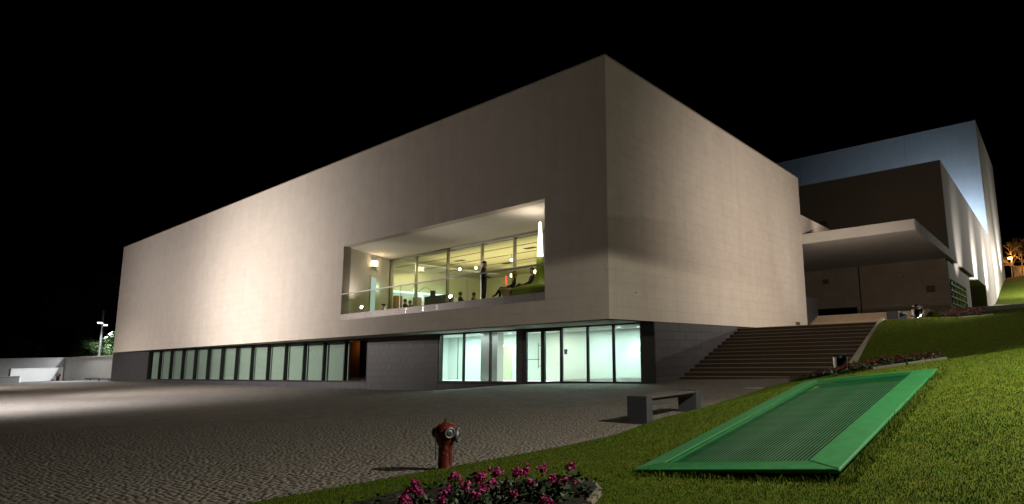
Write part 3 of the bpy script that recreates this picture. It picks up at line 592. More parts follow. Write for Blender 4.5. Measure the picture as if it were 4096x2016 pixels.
# path across the upper lawn
pth = grid('path', np.linspace(0, 12, 14), np.linspace(64.0, 66.4, 3), lambda x, y: LZ(x, y)+.09, 'kerb', xf=lambda y: 6.41+0*y)


# ------------------------------------------------------------------ plaza furniture
def rot(z, loc=(0, 0, 0)): return Matrix.Translation(loc) @ Matrix.Rotation(z, 4, 'Z')
bz = PZ(6.05, -6.2)
bench = thing('bench', 'grey granite bench with slatted seat at the plaza edge', 'bench', (6.05, -6.1, bz))
for y0, y1 in ((-7.06, -6.88), (-5.32, -5.14)):
    bevel(box('leg', (5.84, y0, bz-.12), (6.27, y1, bz+.45), 'lgranite', bench), .012)
for k in range(5):
    x = 5.86+.081*k; bevel(box('slat', (x, -6.879, bz+.395), (x+.072, -5.321, bz+.435), 'wood', bench), .006)
box('seat_rail', (5.9, -6.88, bz+.35), (6.2, -5.32, bz+.394), 'frame', bench)

# fire hydrant
hx, hy = 6.36, -11.3; hz = PZ(hx, hy)-.01
hyd = thing('fire_hydrant', 'worn red fire hydrant with grey caps on the lawn edge', 'fire hydrant', (hx, hy, hz))
HM = Matrix.Translation((hx, hy, hz))
hb = MB().lathe([(.082, -.05), (.082, .02), (.078, .03), (.078, .27), (.082, .285), (.09, .30), (.108, .335), (.120, .38), (.124, .43), (.117, .475), (.095, .505), (.06, .524), (.03, .532)], 28, HM); hb.build('barrel', 'red', hyd, True)
MB().lathe([(.028, .525), (.028, .54), (.017, .545), (.017, .575)], 6, HM).build('top_nut', 'stem', hyd)
def cap(ang, z, r, name, reach):
    M = HM @ Matrix.Rotation(ang, 4, 'Z') @ Matrix.Translation((reach, 0, z)) @ Matrix.Rotation(math.pi/2, 4, 'Y')
    MB().lathe([(r*.72, -.06), (r*.72, -.008)], 18, M).build('outlet_neck', 'red', hyd, True)
    c = MB().lathe([(r*.80, -.008), (r, -.004), (r, .018), (r*.86, .026), (r*.72, .022), (r*.66, .012), (r*.52, .012), (r*.5, .024), (r*.36, .026)], 24, M).build(name, 'pewter', hyd, True)
    MB().box((-r*.26, -r*.08, .0255), (r*.26, r*.08, .034), M).build('cap_lug', 'black', c)
cap(math.radians(-18), .425, .063, 'outlet_cap', .125)
cap(math.radians(38), .385, .085, 'outlet_cap', .13)
cap(math.radians(205), .42, .055, 'outlet_cap', .125)
for ang, r in ((200, .128), (10, .125)):
    a = math.radians(ang); x = hx+r*math.cos(a); y = hy+r*math.sin(a); ch = MB()
    for k in range(14):
        z = hz+.35-.018*k; dx, dy = ((.004, 0) if k % 2 else (0, .004)); ch.box((x-.0025-dx, y-.0025-dy, z-.012), (x+.0025+dx, y+.0025+dy, z))
    tag(ch.build('chain', 'pewter', hyd), kind='stuff')

# green ventilation grille in the lawn
vent = thing('ventilation_grille', 'big bright green ventilation grille lying on the sloping lawn', 'grille', (VX, VY, VZ))
def vp(s, t, h=0): return (VX+s, VY+t, VZ+VA*s+VB*t+h)
def vslab(name, s0, t0, s1, t1, s2, t2, s3, t3, h0, h1, m, parent=vent):
    q = [(s0, t0), (s1, t1), (s2, t2), (s3, t3)]
    hh = h0 if isinstance(h0, tuple) else (h0,)*4; h2 = h1 if isinstance(h1, tuple) else (h1,)*4
    return MB().add([vp(*a, h) for a, h in zip(q, hh)]+[vp(*a, h) for a, h in zip(q, h2)], BOXF).build(name, m, parent)
iL, iR, iF, iB = .26, VW-.30, .20, VL-.10
bevel(vslab('frame_side', 0, .06, iL, iF, iL, iB, 0, VL, (-.04, -.05, -.05, -.04), (-.015, .012, .012, -.015), 'green'), .02, 3)
bevel(vslab('frame_side', iR, iF, VW, 0, VW, VL, iR, iB, (-.05, -.035, -.05, -.05), (.012, .0, .0, .012), 'green'), .03, 3)
bevel(vslab('frame_front', 0, .06, VW, 0, iR, iF, iL, iF, (-.04, -.035, -.05, -.05), (-.015, .0, .012, .012), 'green'), .02, 3)
bevel(vslab('frame_back', iL, iB, iR, iB, VW, VL, 0, VL, -.05, (.012, .012, .0, -.015), 'green'), .015, 2)
NS = 40; pit = (iR-iL)/NS
sl0 = None
for k in range(NS):
    s = iL+(k+.5)*pit
    if sl0 is None:
        n = 40; vs = []; fs = []
        for j in range(n+1):
            t = iF+(iB-iF)*j/n; hh = .003*math.sin(j*1.9)
            for (ds, h) in ((-.0042, .010+hh*.3), (.0042, .010+hh*.3), (.0038, .0086), (-.0038, .0086)): p = vp(ds, t, h); vs.append((p[0]-VX, p[1]-VY, p[2]-VZ))
        for j in range(n):
            for q in range(4): fs.append((j*4+q, j*4+(q+1) % 4, j*4+4+(q+1) % 4, j*4+4+q))
        sl0 = bpy.data.meshes.new('slat'); sl0.from_pydata(vs, [], fs); sl0.update(); sl0.materials.append(MS['green_slat'])
    o = bpy.data.objects.new('slat', sl0); COL.objects.link(o); o.parent = vent; o.location = (s, 0, VA*s)
vslab('gap_shade_plate', .05, .1, VW-.05, .1, VW-.05, VL-.05, .05, VL-.05, -.14, -.125, 'black_m')  # black plate puts the shade between the slats into colour
for a in ((.06, .12, .09, VL-.1), (VW-.09, .12, VW-.06, VL-.1), (.06, .12, VW-.06, .15)): vslab('gap_shade_wall', a[0], a[1], a[2], a[1], a[2], a[3], a[0], a[3], -.6, -.055, 'black_m')  # black fillers standing for the shade under the frame edges

# litter bins
def litter_bin(loc, h, r, label, lid):
    t = thing('litter_bin', label, 'litter bin', loc, 'chrome litter bins'); M = Matrix.Translation(loc)
    MB().lathe([(r*.93, -.05), (r, 0), (r, h*.93)], 28, M).build('drum', 'chrome', t, True)
    MB().lathe([(r*1.06, h*.92), (r*1.06, h), (r*.9, h)], 28, M).build('rim', 'black', t, True)
    if lid: MB().lathe([(r*.8, h), (r*.72, h+.05), (r*.35, h+.1), (.03, h+.12)], 24, M).build('lid', 'chrome', t, True)
    for a in (0.4, 2.6, 4.4): MB().box((r*.98, -.02, .02), (r*1.02, .02, h*.92), M @ Matrix.Rotation(a, 4, 'Z')).build('strap', 'pewter', t)
litter_bin((6.52, 3.45, .5), .81, .21, 'chrome litter bin standing at the foot of the stair kerb', False)
litter_bin((7.42, 11.8, 2.56), .62, .23, 'chrome litter bin with domed lid at the top of the lawn', True)
# end-on granite bench at the top of the steps
ub = thing('granite_bench', 'short grey granite bench seen end on at the stair top', 'bench', (6.65, 11.6, 2.56))
box('leg', (6.32, 11.25, 2.56), (6.80, 11.35, 3.03), 'lgranite', ub); box('leg', (6.32, 12.95, 2.56), (6.80, 13.05, 3.03), 'lgranite', ub); box('seat', (6.32, 11.351, 2.95), (6.80, 12.949, 3.028), 'lgranite', ub)

# ------------------------------------------------------------------ flowers
def quads_cloud(C, R, n, size, flat=.35, up=.3):
    """n small leaf quads in an ellipsoid shell"""
    d = rng.normal(size=(n, 3)); d /= np.linalg.norm(d, axis=1)[:, None]; rr = rng.uniform(.45, 1, (n, 1))**.5
    P = np.array(C)+d*rr*np.array(R); return leaf_quads(P, d+np.array([0, 0, up]), size)
def leaf_quads(P, N, size):
    n = len(P); N = N+rng.normal(0, .55, (n, 3)); N /= np.linalg.norm(N, axis=1)[:, None]+1e-9
    a = np.cross(N, rng.normal(size=(n, 3))); a /= np.linalg.norm(a, axis=1)[:, None]+1e-9; b = np.cross(N, a)
    s = (size*rng.uniform(.6, 1.3, n))[:, None]
    V = np.stack([P-a*s, P-b*s*.55+N*s*.12, P+a*s, P+b*s*.55+N*s*.12], 1).reshape(-1, 3); return V, np.arange(4*n).reshape(-1, 4)
def cloud_obj(name, parts, m, parent=None):
    V = []; F = []; o = 0
    for v, f in parts: V.append(v); F.append(f+o); o += len(v)
    return link(np_mesh(name, np.concatenate(V), np.concatenate(F)), name, m, parent)
heads = [(8.084, -12.879, .493), (8.186, -12.919, .457), (8.327, -13.11, .452), (8.143, -12.544, .488), (8.369, -12.79, .446), (8.484, -12.716, .486), (8.691, -12.805, .47), (8.225, -12.353, .48), (8.383, -12.327, .516), (8.626, -12.664, .466), (8.409, -12.393, .443), (8.512, -12.227, .495), (8.759, -12.47, .421), (8.741, -12.297, .465), (8.573, -11.983, .502), (8.863, -12.175, .491), (8.887, -12.201, .447), (8.692, -11.796, .492), (8.924, -12.119, .46), (8.994, -12.104, .436), (9.097, -12.5, .41), (8.629, -13.03, .461), (8.093, -12.92, .447), (8.462, -12.108, .504), (8.39, -12.517, .492)]
bed = thing('flower_bed', 'soil bed edged with pale stones at the bottom of the picture', 'flower bed', (8.4, -12.4, .2))
loop = [(7.35, -12.45), (7.68, -12.18), (8.02, -11.93), (8.4, -11.72), (8.76, -11.60), (9.02, -11.82), (9.18, -12.15), (9.3, -12.55), (9.35, -13.0)]
bedz = lambda x, y: LZ(x, y)
sm = MB(); ring = loop+[(9.0, -13.6), (8.0, -13.6), (7.4, -13.1)]
sm.add([(8.35, -12.6, bedz(8.35, -12.6)+.075)]+[(x, y, bedz(x, y)+.055) for x, y in ring], [(0, i+1, (i+1) % len(ring)+1)[::-1] for i in range(len(ring))]); sm.build('soil', 'soil', bed)
for (x0, y0), (x1, y1) in zip(loop, loop[1:]):
    a = math.atan2(y1-y0, x1-x0); Ln = math.hypot(x1-x0, y1-y0); cz = bedz((x0+x1)/2, (y0+y1)/2)
    bevel(box('edging_stone', (-Ln/2+.008, -.045, -.08), (Ln/2-.008, .045, .035+random.uniform(-.012, .012)), 'kerb_dk', bed, rot(a+random.uniform(-.03, .03), ((x0+x1)/2, (y0+y1)/2, cz))), .012)
def geranium(c, hs, label):
    z0 = bedz(c[0], c[1])+.05; t = thing('geranium', label, 'flower', (c[0], c[1], z0), 'pink geraniums in the near bed')
    lv = []
    for h in hs:
        h = Vector(h); base = Vector((c[0]+random.uniform(-.05, .05), c[1]+random.uniform(-.05, .05), z0)); mid = (base+h)/2+Vector((random.uniform(-.03, .03), random.uniform(-.03, .03), .02))
        MB().tube([base, mid, h], .004, 5).build('stem', 'stem', t)
        lv.append(quads_cloud((mid.x, mid.y, mid.z-.06), (.07, .07, .06), 10, .026))
        R = random.uniform(.028, .042)
        fl = [quads_cloud(tuple(h+Vector((random.gauss(0, R*.55), random.gauss(0, R*.55), random.gauss(0, R*.4)))), (R*.42,)*3, 12, .0145, up=.2) for _ in range(13)]
        cloud_obj('flower_head', fl, 'petal', t)
        cloud_obj('withered_bracts', [quads_cloud((h.x, h.y, h.z-.045), (.018, .018, .02), 7, .010)], 'dryleaf', t)
    lv.append(quads_cloud((c[0], c[1], z0+.07), (.15, .15, .09), 60, .03)); cloud_obj('foliage', lv, 'leaf', t)
tag(cloud_obj('undergrowth', [leaf_quads(np.c_[q_ := rng.uniform((7.5, -13.4), (9.2, -11.85), (900, 2)), np.array([bedz(a, b) for a, b in q_])+rng.uniform(.05, .13, 900)], np.tile([0, 0, 1.], (900, 1)), .03)], 'leaf', bed), kind='stuff')
hv = [np.array(h) for h in heads]; order = sorted(range(len(hv)), key=lambda i: view([hv[i]])[1][0])
grp = [order[i:i+2] for i in range(0, len(order), 2)]
ords = ['first', 'second', 'third', 'fourth', 'fifth', 'sixth', 'seventh', 'eighth', 'ninth', 'tenth', 'eleventh', 'twelfth', 'thirteenth']
for k, gq in enumerate(grp):
    pts = [hv[i] for i in gq]; c = np.mean(pts, 0)
    geranium((c[0], c[1]), [tuple(p) for p in pts], 'pink geranium in the near bed, %s from its left end' % ords[k])
def flower_mass(name, label, loop, h, n, m, kerb=None, kind=None, zf=LZ, leafn=None):
    xs = [p[0] for p in loop]; ys = [p[1] for p in loop]; cx, cy = sum(xs)/len(xs), sum(ys)/len(ys)
    t = thing(name, label, 'flower bed', (cx, cy, zf(cx, cy)))
    s = MB(); s.add([(cx, cy, zf(cx, cy)+.06)]+[(x, y, zf(x, y)+.05) for x, y in loop], [(0, i+1, (i+1) % len(loop)+1) for i in range(len(loop))]); s.build('soil', 'soil', t)
    P = []
    while len(P) < n:
        u = random.random()**.5; i = random.randrange(len(loop)); a, b = loop[i], loop[(i+1) % len(loop)]; q = random.random()
        P.append((cx+u*(a[0]+(b[0]-a[0])*q-cx)*.9, cy+u*(a[1]+(b[1]-a[1])*q-cy)*.9))
    P = np.array(P); z = zf(P[:, 0], P[:, 1]); hh = h*(.55+.45*np.sin(P[:, 0]*5.1+P[:, 1]*3)**2)*rng.uniform(.6, 1.1, n)
    fl = leaf_quads(np.c_[P, z+.06+hh], np.tile([0, -.3, 1.], (n, 1)), .038)
    k2 = n*2; j = rng.integers(0, n, k2); lf = leaf_quads(np.c_[P[j]+rng.normal(0, .04, (k2, 2)), z[j]+.05+hh[j]*rng.uniform(.1, .85, k2)], np.tile([0, -.4, .8], (k2, 1)), .045)
    tag(cloud_obj('blossom', [fl], m, t), kind='stuff'); tag(cloud_obj('foliage', [lf], 'leaf', t), kind='stuff')
    if kerb:
        for (x0, y0), (x1, y1) in zip(kerb, kerb[1:]):
            a = math.atan2(y1-y0, x1-x0); Ln = math.hypot(x1-x0, y1-y0); zz = zf((x0+x1)/2, (y0+y1)/2); dz = zf(x1, y1)-zf(x0, y0)
            bevel(box('edging_stone', (-Ln/2+.01, -.05, -.15), (Ln/2-.01, .05, .07), 'kerb_dk', t, rot(a, ((x0+x1)/2, (y0+y1)/2, zz)) @ Matrix.Rotation(-math.atan2(dz, Ln), 4, 'Y')), .012)
flower_mass('red_flower_bed', 'dark red flower bed on the slope just beyond the green grille', [(8.0, -2.6), (8.8, -2.7), (9.6, -2.6), (10.3, -2.3), (10.25, -1.6), (9.5, -1.4), (8.6, -1.5), (7.9, -1.9)], .17, 900, 'petal_red', [(9.0, -2.75), (9.65, -2.7), (10.35, -2.4)])
flower_mass('red_flower_border', 'low dark red flowers growing around the lower litter bin', [(5.5, 1.4), (6.2, .5), (7.2, -.4), (8.0, -.5), (7.6, .6), (6.9, 1.9), (6.3, 2.9), (5.6, 2.6)], .16, 900, 'petal_red')
flower_mass('pink_flower_bed', 'dusky pink flower bed with stone edging near the upper bin', [(7.75, 14.2), (8.2, 13.3), (8.9, 13.0), (9.6, 13.4), (9.9, 14.3), (9.7, 15.4), (9.0, 16), (8.2, 15.6)], .28, 1300, 'petal_dusk', [(7.7, 14.0), (8.15, 13.2), (8.9, 12.88), (9.65, 13.3), (9.98, 14.2)])

# ------------------------------------------------------------------ grass blades
def grass(n=600000):
    ang = rng.uniform(-.88, .62, n); r = np.exp(rng.uniform(math.log(2.2), math.log(34), n))
    fw = math.atan2(CF.x, CF.y); x = CAM.x+r*np.sin(fw+ang); y = CAM.y+r*np.cos(fw+ang)
    k = (x > edge_x(y)+rng.normal(.0, .025, n)) & (x < 16) & (y < 20)
    s, t = x-VX, y-VY; k &= ~((s > .03) & (s < VW-.02) & (t > .10) & (t < VL-.03))
    k &= ~((x < 7.75) & (y > 10.1)); k &= ~((x < 6.5) & (y > 3.6))
    k &= ~((np.hypot((x-8.35)/.95, (y+12.75)/1.0) < .98) & (y < -11.75))
    k &= ~(np.hypot((x-8.85)/1.05, (y-14.5)/1.45) < 1); k &= ~(np.hypot((x-9.1)/1.1, (y+2.1)/.5) < 1)
    x, y, r = x[k], y[k], r[k]; z = lawn_z(x, y); d, px, py = view(np.c_[x, y, z]); k = (px > -100) & (px < 4200) & (py > 1150) & (py < 2250); x, y, z, r = x[k], y[k], z[k], r[k]; m = len(x)
    cl = .5+.5*np.sin(x*2.3+1.3*np.sin(y*1.7))*np.sin(y*2.9+np.sin(x*2.1))
    h = (.010+.0011*r)*rng.uniform(.55, 1.35, m)*(.8+.25*cl); long = rng.random(m) < .012; nv = (s_n := (x-VX), t_n := (y-VY)); rim = (s_n > -.1) & (s_n < VW+.14) & (t_n > -.12) & (t_n < VL+.1); h = np.where(long, h*2.0, h); h = np.where(rim, h*rng.uniform(1.2, 3.0, m), h)
    wd = (.0010+.00027*r)*rng.uniform(.7, 1.3, m); a = rng.uniform(0, 2*math.pi, m); le = rng.uniform(.15, .85, m)*h; b = rng.uniform(0, 2*math.pi, m)
    dx, dy = np.cos(a)*wd, np.sin(a)*wd; lx, ly = np.cos(b)*le, np.sin(b)*le
    V = np.stack([np.c_[x-dx, y-dy, z-.004], np.c_[x+dx, y+dy, z-.004], np.c_[x+dx*.6+lx*.4, y+dy*.6+ly*.4, z+h*.62], np.c_[x+lx, y+ly, z+h], np.c_[x-dx*.6+lx*.4, y-dy*.6+ly*.4, z+h*.62]], 1).reshape(-1, 3)
    F = np.arange(5*m).reshape(-1, 5)
    o = link(np_mesh('grass', V, F), 'grass', 'grass'); tag(o, 'short mown grass blades over the sloping lawn', 'grass', kind='stuff')
grass()

# ------------------------------------------------------------------ people
def person(label, loc, rz, J, E, tags, mats, hair, lean=None, hair_m='hair_dk', name='person'):
    """J: name -> (x, y, z, radius) in local space facing -y; tags: name -> material index"""
    names = list(J); bm = bmesh.new(); vs = [bm.verts.new(J[n][:3]) for n in names]; ix = {n: i for i, n in enumerate(names)}
    for a, b in E: bm.edges.new((vs[ix[a]], vs[ix[b]]))
    me = bpy.data.meshes.new('t'); bm.to_mesh(me); bm.free(); ob = bpy.data.objects.new('t', me); COL.objects.link(ob)
    sk = ob.modifiers.new('s', 'SKIN'); sk.use_smooth_shade = True; ob.modifiers.new('u', 'SUBSURF').levels = 1; ob.modifiers['u'].render_levels = 1
    for i, n in enumerate(names):
        r = J[n][3]; d = me.skin_vertices[0].data[i]; d.radius = (r, r) if not isinstance(r, tuple) else r; d.use_root = (n == 'pelvis')
    dg = bpy.context.evaluated_depsgraph_get(); m2 = bpy.data.meshes.new_from_object(ob.evaluated_get(dg)); bpy.data.objects.remove(ob); m2.name = 'body'
    t = thing(name, label, 'person', loc)
    for q in mats: m2.materials.append(MS[q])
    pts = []; tg = []
    for a, b in E:
        pa, pb = np.array(J[a][:3]), np.array(J[b][:3])
        for s in np.linspace(0, 1, 7): pts.append(pa*(1-s)+pb*s); tg.append(tags.get(a if s < .5 else b, 0))
    pts = np.array(pts); C = np.array([p.center[:] for p in m2.polygons])
    near = ((C[:, None]-pts[None])**2).sum(-1).argmin(1); m2.polygons.foreach_set('material_index', np.array(tg)[near].astype(np.int32)); m2.update()
    o = bpy.data.objects.new('body', m2); COL.objects.link(o); o.parent = t; o.rotation_euler = (0, 0, 0)
    hd = Vector(J['head'][:3]); hm_ = MB(); (rx, ry, rzz, off, drop) = hair
    prof = [(math.sin(u)*1, math.cos(u)) for u in np.linspace(.05, 1.75+drop, 9)]
    hm_.lathe([(p[0], p[1]) for p in prof], 14, Matrix.Translation(hd+Vector(off)) @ Matrix.Diagonal((rx, ry, rzz, 1)))
    ho = hm_.build('hair', hair_m, None, True); ho.parent = t
    t.rotation_euler = (0, 0, rz); return t
def hand(J, E, tags, side, w, d, tag_):
    """palm and five fingers from the wrist joint w towards d"""
    W = Vector(J[w][:3]); d = Vector(d).normalized(); s = d.cross(Vector((0, 1, .3))).normalized()
    J[w+'p'] = (*(W+d*.07), .026); E.append((w, w+'p')); tags[w+'p'] = tag_
    for k, (o, l) in enumerate(((-.028, .06), (-.010, .075), (.010, .07), (.027, .055), (.045, .04))):
        b = W+d*(.085 if k < 4 else .03)+s*o; e = b+d*l*.9+Vector((0, -.02, -.012))
        J[f'{w}f{k}'] = (*b, .009); J[f'{w}g{k}'] = (*e, .007); E.append((w+'p' if k < 4 else w, f'{w}f{k}')); E.append((f'{w}f{k}', f'{w}g{k}')); tags[f'{w}f{k}'] = tags[f'{w}g{k}'] = tag_
def skeleton(pose):
    if pose == 'stand':
        J = dict(pelvis=(0, 0, .96, (.155, .11)), waist=(0, .0, 1.12, (.15, .11)), chest=(0, 0, 1.33, (.175, .12)), neck=(0, -.01, 1.49, .062), jaw=(0, -.035, 1.57, .07), head=(0, -.03, 1.66, .09), crown=(0, -.02, 1.715, .07), nose=(0, -.135, 1.62, .014))
        for s, n in ((-1, 'l'), (1, 'r')):
            J.update({n+'sh': (s*.185, 0, 1.43, .068), n+'el': (s*.255, .05, 1.17, .05), n+'wr': (s*.20, -.16, 1.08, .032), n+'hp': (s*.095, 0, .90, .10), n+'kn': (s*.11, -.015, .50, .068), n+'an': (s*.115, .02, .09, .045), n+'to': (s*.135, -.17, .04, .04)})
        hd = (0, -1, 0)
    else:
        c = pose == 'cross'
        J = dict(pelvis=(0, .0, .50, (.16, .12)), waist=(0, .05, .64, (.145, .11)), chest=(0, .11, .87, (.165, .12)), neck=(0, .11, 1.03, .058), jaw=(0, .075, 1.10, .068), head=(0, .075, 1.19, .088), crown=(0, .085, 1.245, .07), nose=(0, -.028, 1.15, .013))
        for s, n in ((-1, 'l'), (1, 'r')):
            J.update({n+'sh': (s*.18, .11, .965, .062), n+'el': (s*.25, .02, .72, .046), n+'wr': (s*.12, -.20, .62, .03), n+'hp': (s*.10, -.06, .49, .10), n+'kn': (s*.12, -.46, .52, .07), n+'an': (s*.12, -.52, .10, .045), n+'to': (s*.13, -.70, .05, .038)})
        if c: J.update({'rkn': (-.02, -.46, .60, .07), 'ran': (-.22, -.66, .30, .045), 'rto': (-.30, -.80, .24, .038)})
        hd = (0, -1, -.2)
    E = [('pelvis', 'waist'), ('waist', 'chest'), ('chest', 'neck'), ('neck', 'jaw'), ('jaw', 'head'), ('head', 'crown'), ('jaw', 'nose')]
    for n in 'lr': E += [('chest', n+'sh'), (n+'sh', n+'el'), (n+'el', n+'wr'), ('pelvis', n+'hp'), (n+'hp', n+'kn'), (n+'kn', n+'an'), (n+'an', n+'to')]
    tags = {k: 0 for k in J}
    for k in ('jaw', 'head', 'crown', 'nose', 'neck'): tags[k] = 2
    for n in 'lr':
        for k in ('hp', 'kn', 'an', 'to'): tags[n+k] = 1
    tags['pelvis'] = 1
    for n in 'lr': hand(J, E, tags, n, n+'wr', hd, 2)
    return J, E, tags
J, E_, Tg = skeleton('stand')
person('man in dark clothes standing at the terrace balustrade', (-7.55, .98, TF), math.radians(122), J, E_, Tg, ['cloth_dk', 'cloth_dk', 'skin'], (.098, .108, .11, (0, .022, .025), -.2))
J, E_, Tg = skeleton('cross'); Tg['chest'] = Tg['waist'] = 3
person('woman in white top and dark jacket seated at the round table', (-6.62, 1.72, TF), math.radians(-38), J, E_, Tg, ['cloth_dk', 'cloth_dk', 'skin', 'cloth_white'], (.115, .12, .17, (0, .035, -.01), .35), hair_m='hair_br')
J, E_, Tg = skeleton('cross')
person('man in dark shirt seated on the lime green sofa', (-5.55, 1.75, TF+.06), math.radians(-30), J, E_, Tg, ['cloth_dk', 'cloth_brown', 'skin'], (.096, .105, .105, (0, .02, .03), -.25))
J, E_, Tg = skeleton('sit')
for lab, p, rz in (('diner with back to the window, leftmost inside the cafe', (-20.2, 5.6, 3.85), 3.0), ('diner leaning over a cafe table beside the leftmost diner', (-19.6, 5.4, 3.72), .6), ('person facing out behind the two left diners in the cafe', (-19.9, 7.0, 3.95), .1),
                   ('long-haired diner seen from behind near the middle of the cafe', (-14.75, 5.5, 3.85), 2.9), ('diner seated in the cafe left of the standing man', (-13.7, 5.6, 3.75), 2.0)):
    person(lab, p, rz, J, E_, Tg, ['cloth_dk', 'cloth_dk', 'skin'], (.105, .112, .14, (0, .025, .0), .2))
for p, lab in (((-20.2, 5.6), 'dark chair under the leftmost cafe diner'), ((-19.6, 5.4), 'dark chair of the diner leaning over the table'), ((-19.9, 7.0), 'dark chair of the person facing out'), ((-14.75, 5.5), 'dark chair of the long-haired diner'), ((-13.7, 5.6), 'dark chair of the diner by the standing man'), ((-6.62, 1.72), 'dark chair the woman in white sits on')):
    t = thing('chair', lab, 'chair', (p[0], p[1], TF), 'cafe chairs'); M = rot(0, (p[0], p[1], TF))
    box('seat', (-.2, -.2, .36), (.2, .22, .39), 'black', t, M)
    for a in (-.18, .18):
        for b in (-.17, .19): MB().tube([M @ Vector((a, b, 0)), M @ Vector((a, b, .36))], .012, 6).build('leg', 'black', t)

# ------------------------------------------------------------------ terrace furniture
so = thing('lamp_sofa', 'lime green sofa growing into a tall glowing lamp', 'sofa', (-4.5, 1.3, TF))
prof = []
for a in np.linspace(0, 2*math.pi, 33)[:-1]: prof.append(a)
def sofa_mesh():
    vs = []; fs = []; n = 32
    rings = [(1.30, .62, 0.0), (1.38, .70, .06), (1.38, .70, .30), (1.33, .66, .44), (1.15, .55, .50), (.70, .40, .505), (.42, .32, .56), (.28, .24, .68), (.20, .19, .85), (.16, .16, 1.05), (.14, .14, 1.4), (.125, .125, 1.68)]
    for rx, ry, z in rings:
        for k in range(n): a = 2*math.pi*k/n; vs.append((-4.66+rx*math.copysign(abs(math.cos(a))**.75, math.cos(a)), 1.45+ry*math.copysign(abs(math.sin(a))**.75, math.sin(a)), TF+z))
    for i in range(len(rings)-1):
        for k in range(n): fs.append((i*n+k, i*n+(k+1) % n, i*n+n+(k+1) % n, i*n+n+k))
    fs.append(tuple(range((len(rings)-1)*n, len(rings)*n))); b = MB(); b.add(vs, fs); return b
sofa_mesh().build('body', 'lime', so, True)
MB().lathe([(.118, 0), (.112, .2), (.085, .8), (.062, 1.3), (.055, 1.42), (.03, 1.47)], 18, Matrix.Translation((-4.66, 1.45, TF+1.685))).build('glowing_shade', 'e_glow', so, True)
L_('lamp_sofa_glow', 'POINT', (-4.66, 1.1, TF+2.6), 60, (1, .88, .7), radius=.06)
tb = thing('round_table', 'cream cone shaped cafe table with drinks between the seated pair', 'table', (-6.3, 1.2, TF)); M = Matrix.Translation((-6.3, 1.2, TF))
MB().lathe([(.20, 0), (.21, .04), (.24, .2), (.31, .4), (.37, .46)], 24, M).build('pedestal', 'table', tb, True); MB().lathe([(.37, .461), (.375, .475), (.375, .485)], 24, M).build('top', 'table', tb)
for k, (a, b) in enumerate(((.12, .05), (-.1, -.06), (.02, .14))): 
    gsx = MB().lathe([(.02, 0), (.03, .01), (.033, .12), (.034, .125)], 10, Matrix.Translation((-6.3+a, 1.2+b, TF+.486))).build('drinking_glass', 'glass_clear'); tag(gsx, ('tall drinking glass at the right of the cone shaped table', 'tall drinking glass at the left of the cone shaped table', 'tall drinking glass at the back of the cone shaped table')[k], 'glass', 'glasses on the round table')
for k, (p, lab) in enumerate((((-17.15, 1.0, 4.12), 'blazing uplight on the terrace floor at its left end'), ((-9.8, 1.0, 4.12), 'blazing uplight on the terrace floor left of the standing man'))):
    t = thing('uplight', lab, 'lamp', (p[0], p[1], TF), 'terrace uplights'); M = Matrix.Translation((p[0], p[1], TF))
    MB().lathe([(.06, 0), (.06, .02), (.015, .03), (.015, .28)], 12, M).build('stand', 'black', t)
    M2 = Matrix.Translation((p[0], p[1], TF+.40)) @ Matrix.Rotation(math.radians(75), 4, 'X') @ Matrix.Rotation(math.radians(20), 4, 'Y')
    MB().lathe([(.03, -.12), (.085, -.06), (.095, .05)], 16, M2).build('housing', 'black', t, True); MB().lathe([(.088, .042), (.06, .06), (.0, .065)], 16, M2).build('lens', 'e_up', t, True)
    L_('uplight_beam', 'SPOT', (p[0]-.05, p[1]-.12, TF+.45), 110, (1, .9, .75), target=(p[0]+.4, p[1]+.6, 9), size=130, blend=.8, radius=.05)
for k, p in enumerate(pend):
    t = thing('pendant_lamp', 'warm glass pendant lamp in the cafe, %s of six from the left' % ords[sorted(range(6), key=lambda i: pend[i][0]+.001*pend[i][2]).index(k)], 'lamp', p, 'cafe pendant lamps'); M = Matrix.Translation(p)
    MB().lathe([(.03, -.09), (.065, -.06), (.075, 0), (.055, .06), (.02, .09)], 12, M).build('globe', 'e_warm', t, True)
    MB().lathe([(.13, -.16), (.15, -.02), (.14, .14)], 14, M).build('glass_shade', 'glass_clear', t, True)
    MB().tube([(p[0], p[1], p[2]+.09), (p[0], p[1], CZ1-.001)], .006, 5).build('cord', 'black', t)
t = thing('arc_lamp', 'thin arching floor lamp with black drum shade in the cafe', 'lamp', (-19.2, 6.3, TF))
MB().tube([(-20.3, 6.3, TF)]+[(-19.4-.9*math.cos(a), 6.3, TF+1.3+.75*math.sin(a)) for a in np.linspace(0, 2.5, 10)], .014, 6).build('arm', 'black', t)
MB().lathe([(.16, -.17), (.16, .17)], 16, Matrix.Translation((-18.55, 6.3, TF+1.62))).build('shade', 'black', t)
t = thing('red_lamp', 'slim red glowing lamp on a thin stand behind the woman', 'lamp', (-8.6, 3.2, TF)); MB().tube([(-8.6, 3.2, TF), (-8.6, 3.2, TF+1.0)], .012, 6).build('stand', 'redmat', t)
MS['e_red'] = emit('red_glow', (1, .12, .05), 1.6); MB().lathe([(.02, 1.0), (.05, 1.15), (.045, 1.42), (.02, 1.47)], 10, Matrix.Translation((-8.6, 3.2, TF))).build('shade', 'e_red', t)
t = thing('ash_bin', 'small steel ash bin by the side door of the terrace', 'litter bin', (-17.3, 2.3, TF)); M = Matrix.Translation((-17.3, 2.3, TF))
MB().lathe([(.10, 0), (.11, .02), (.11, .62)], 16, M).build('drum', 'chrome', t, True); MB().lathe([(.115, .6), (.115, .66), (.06, .67)], 16, M).build('lid', 'black', t, True)

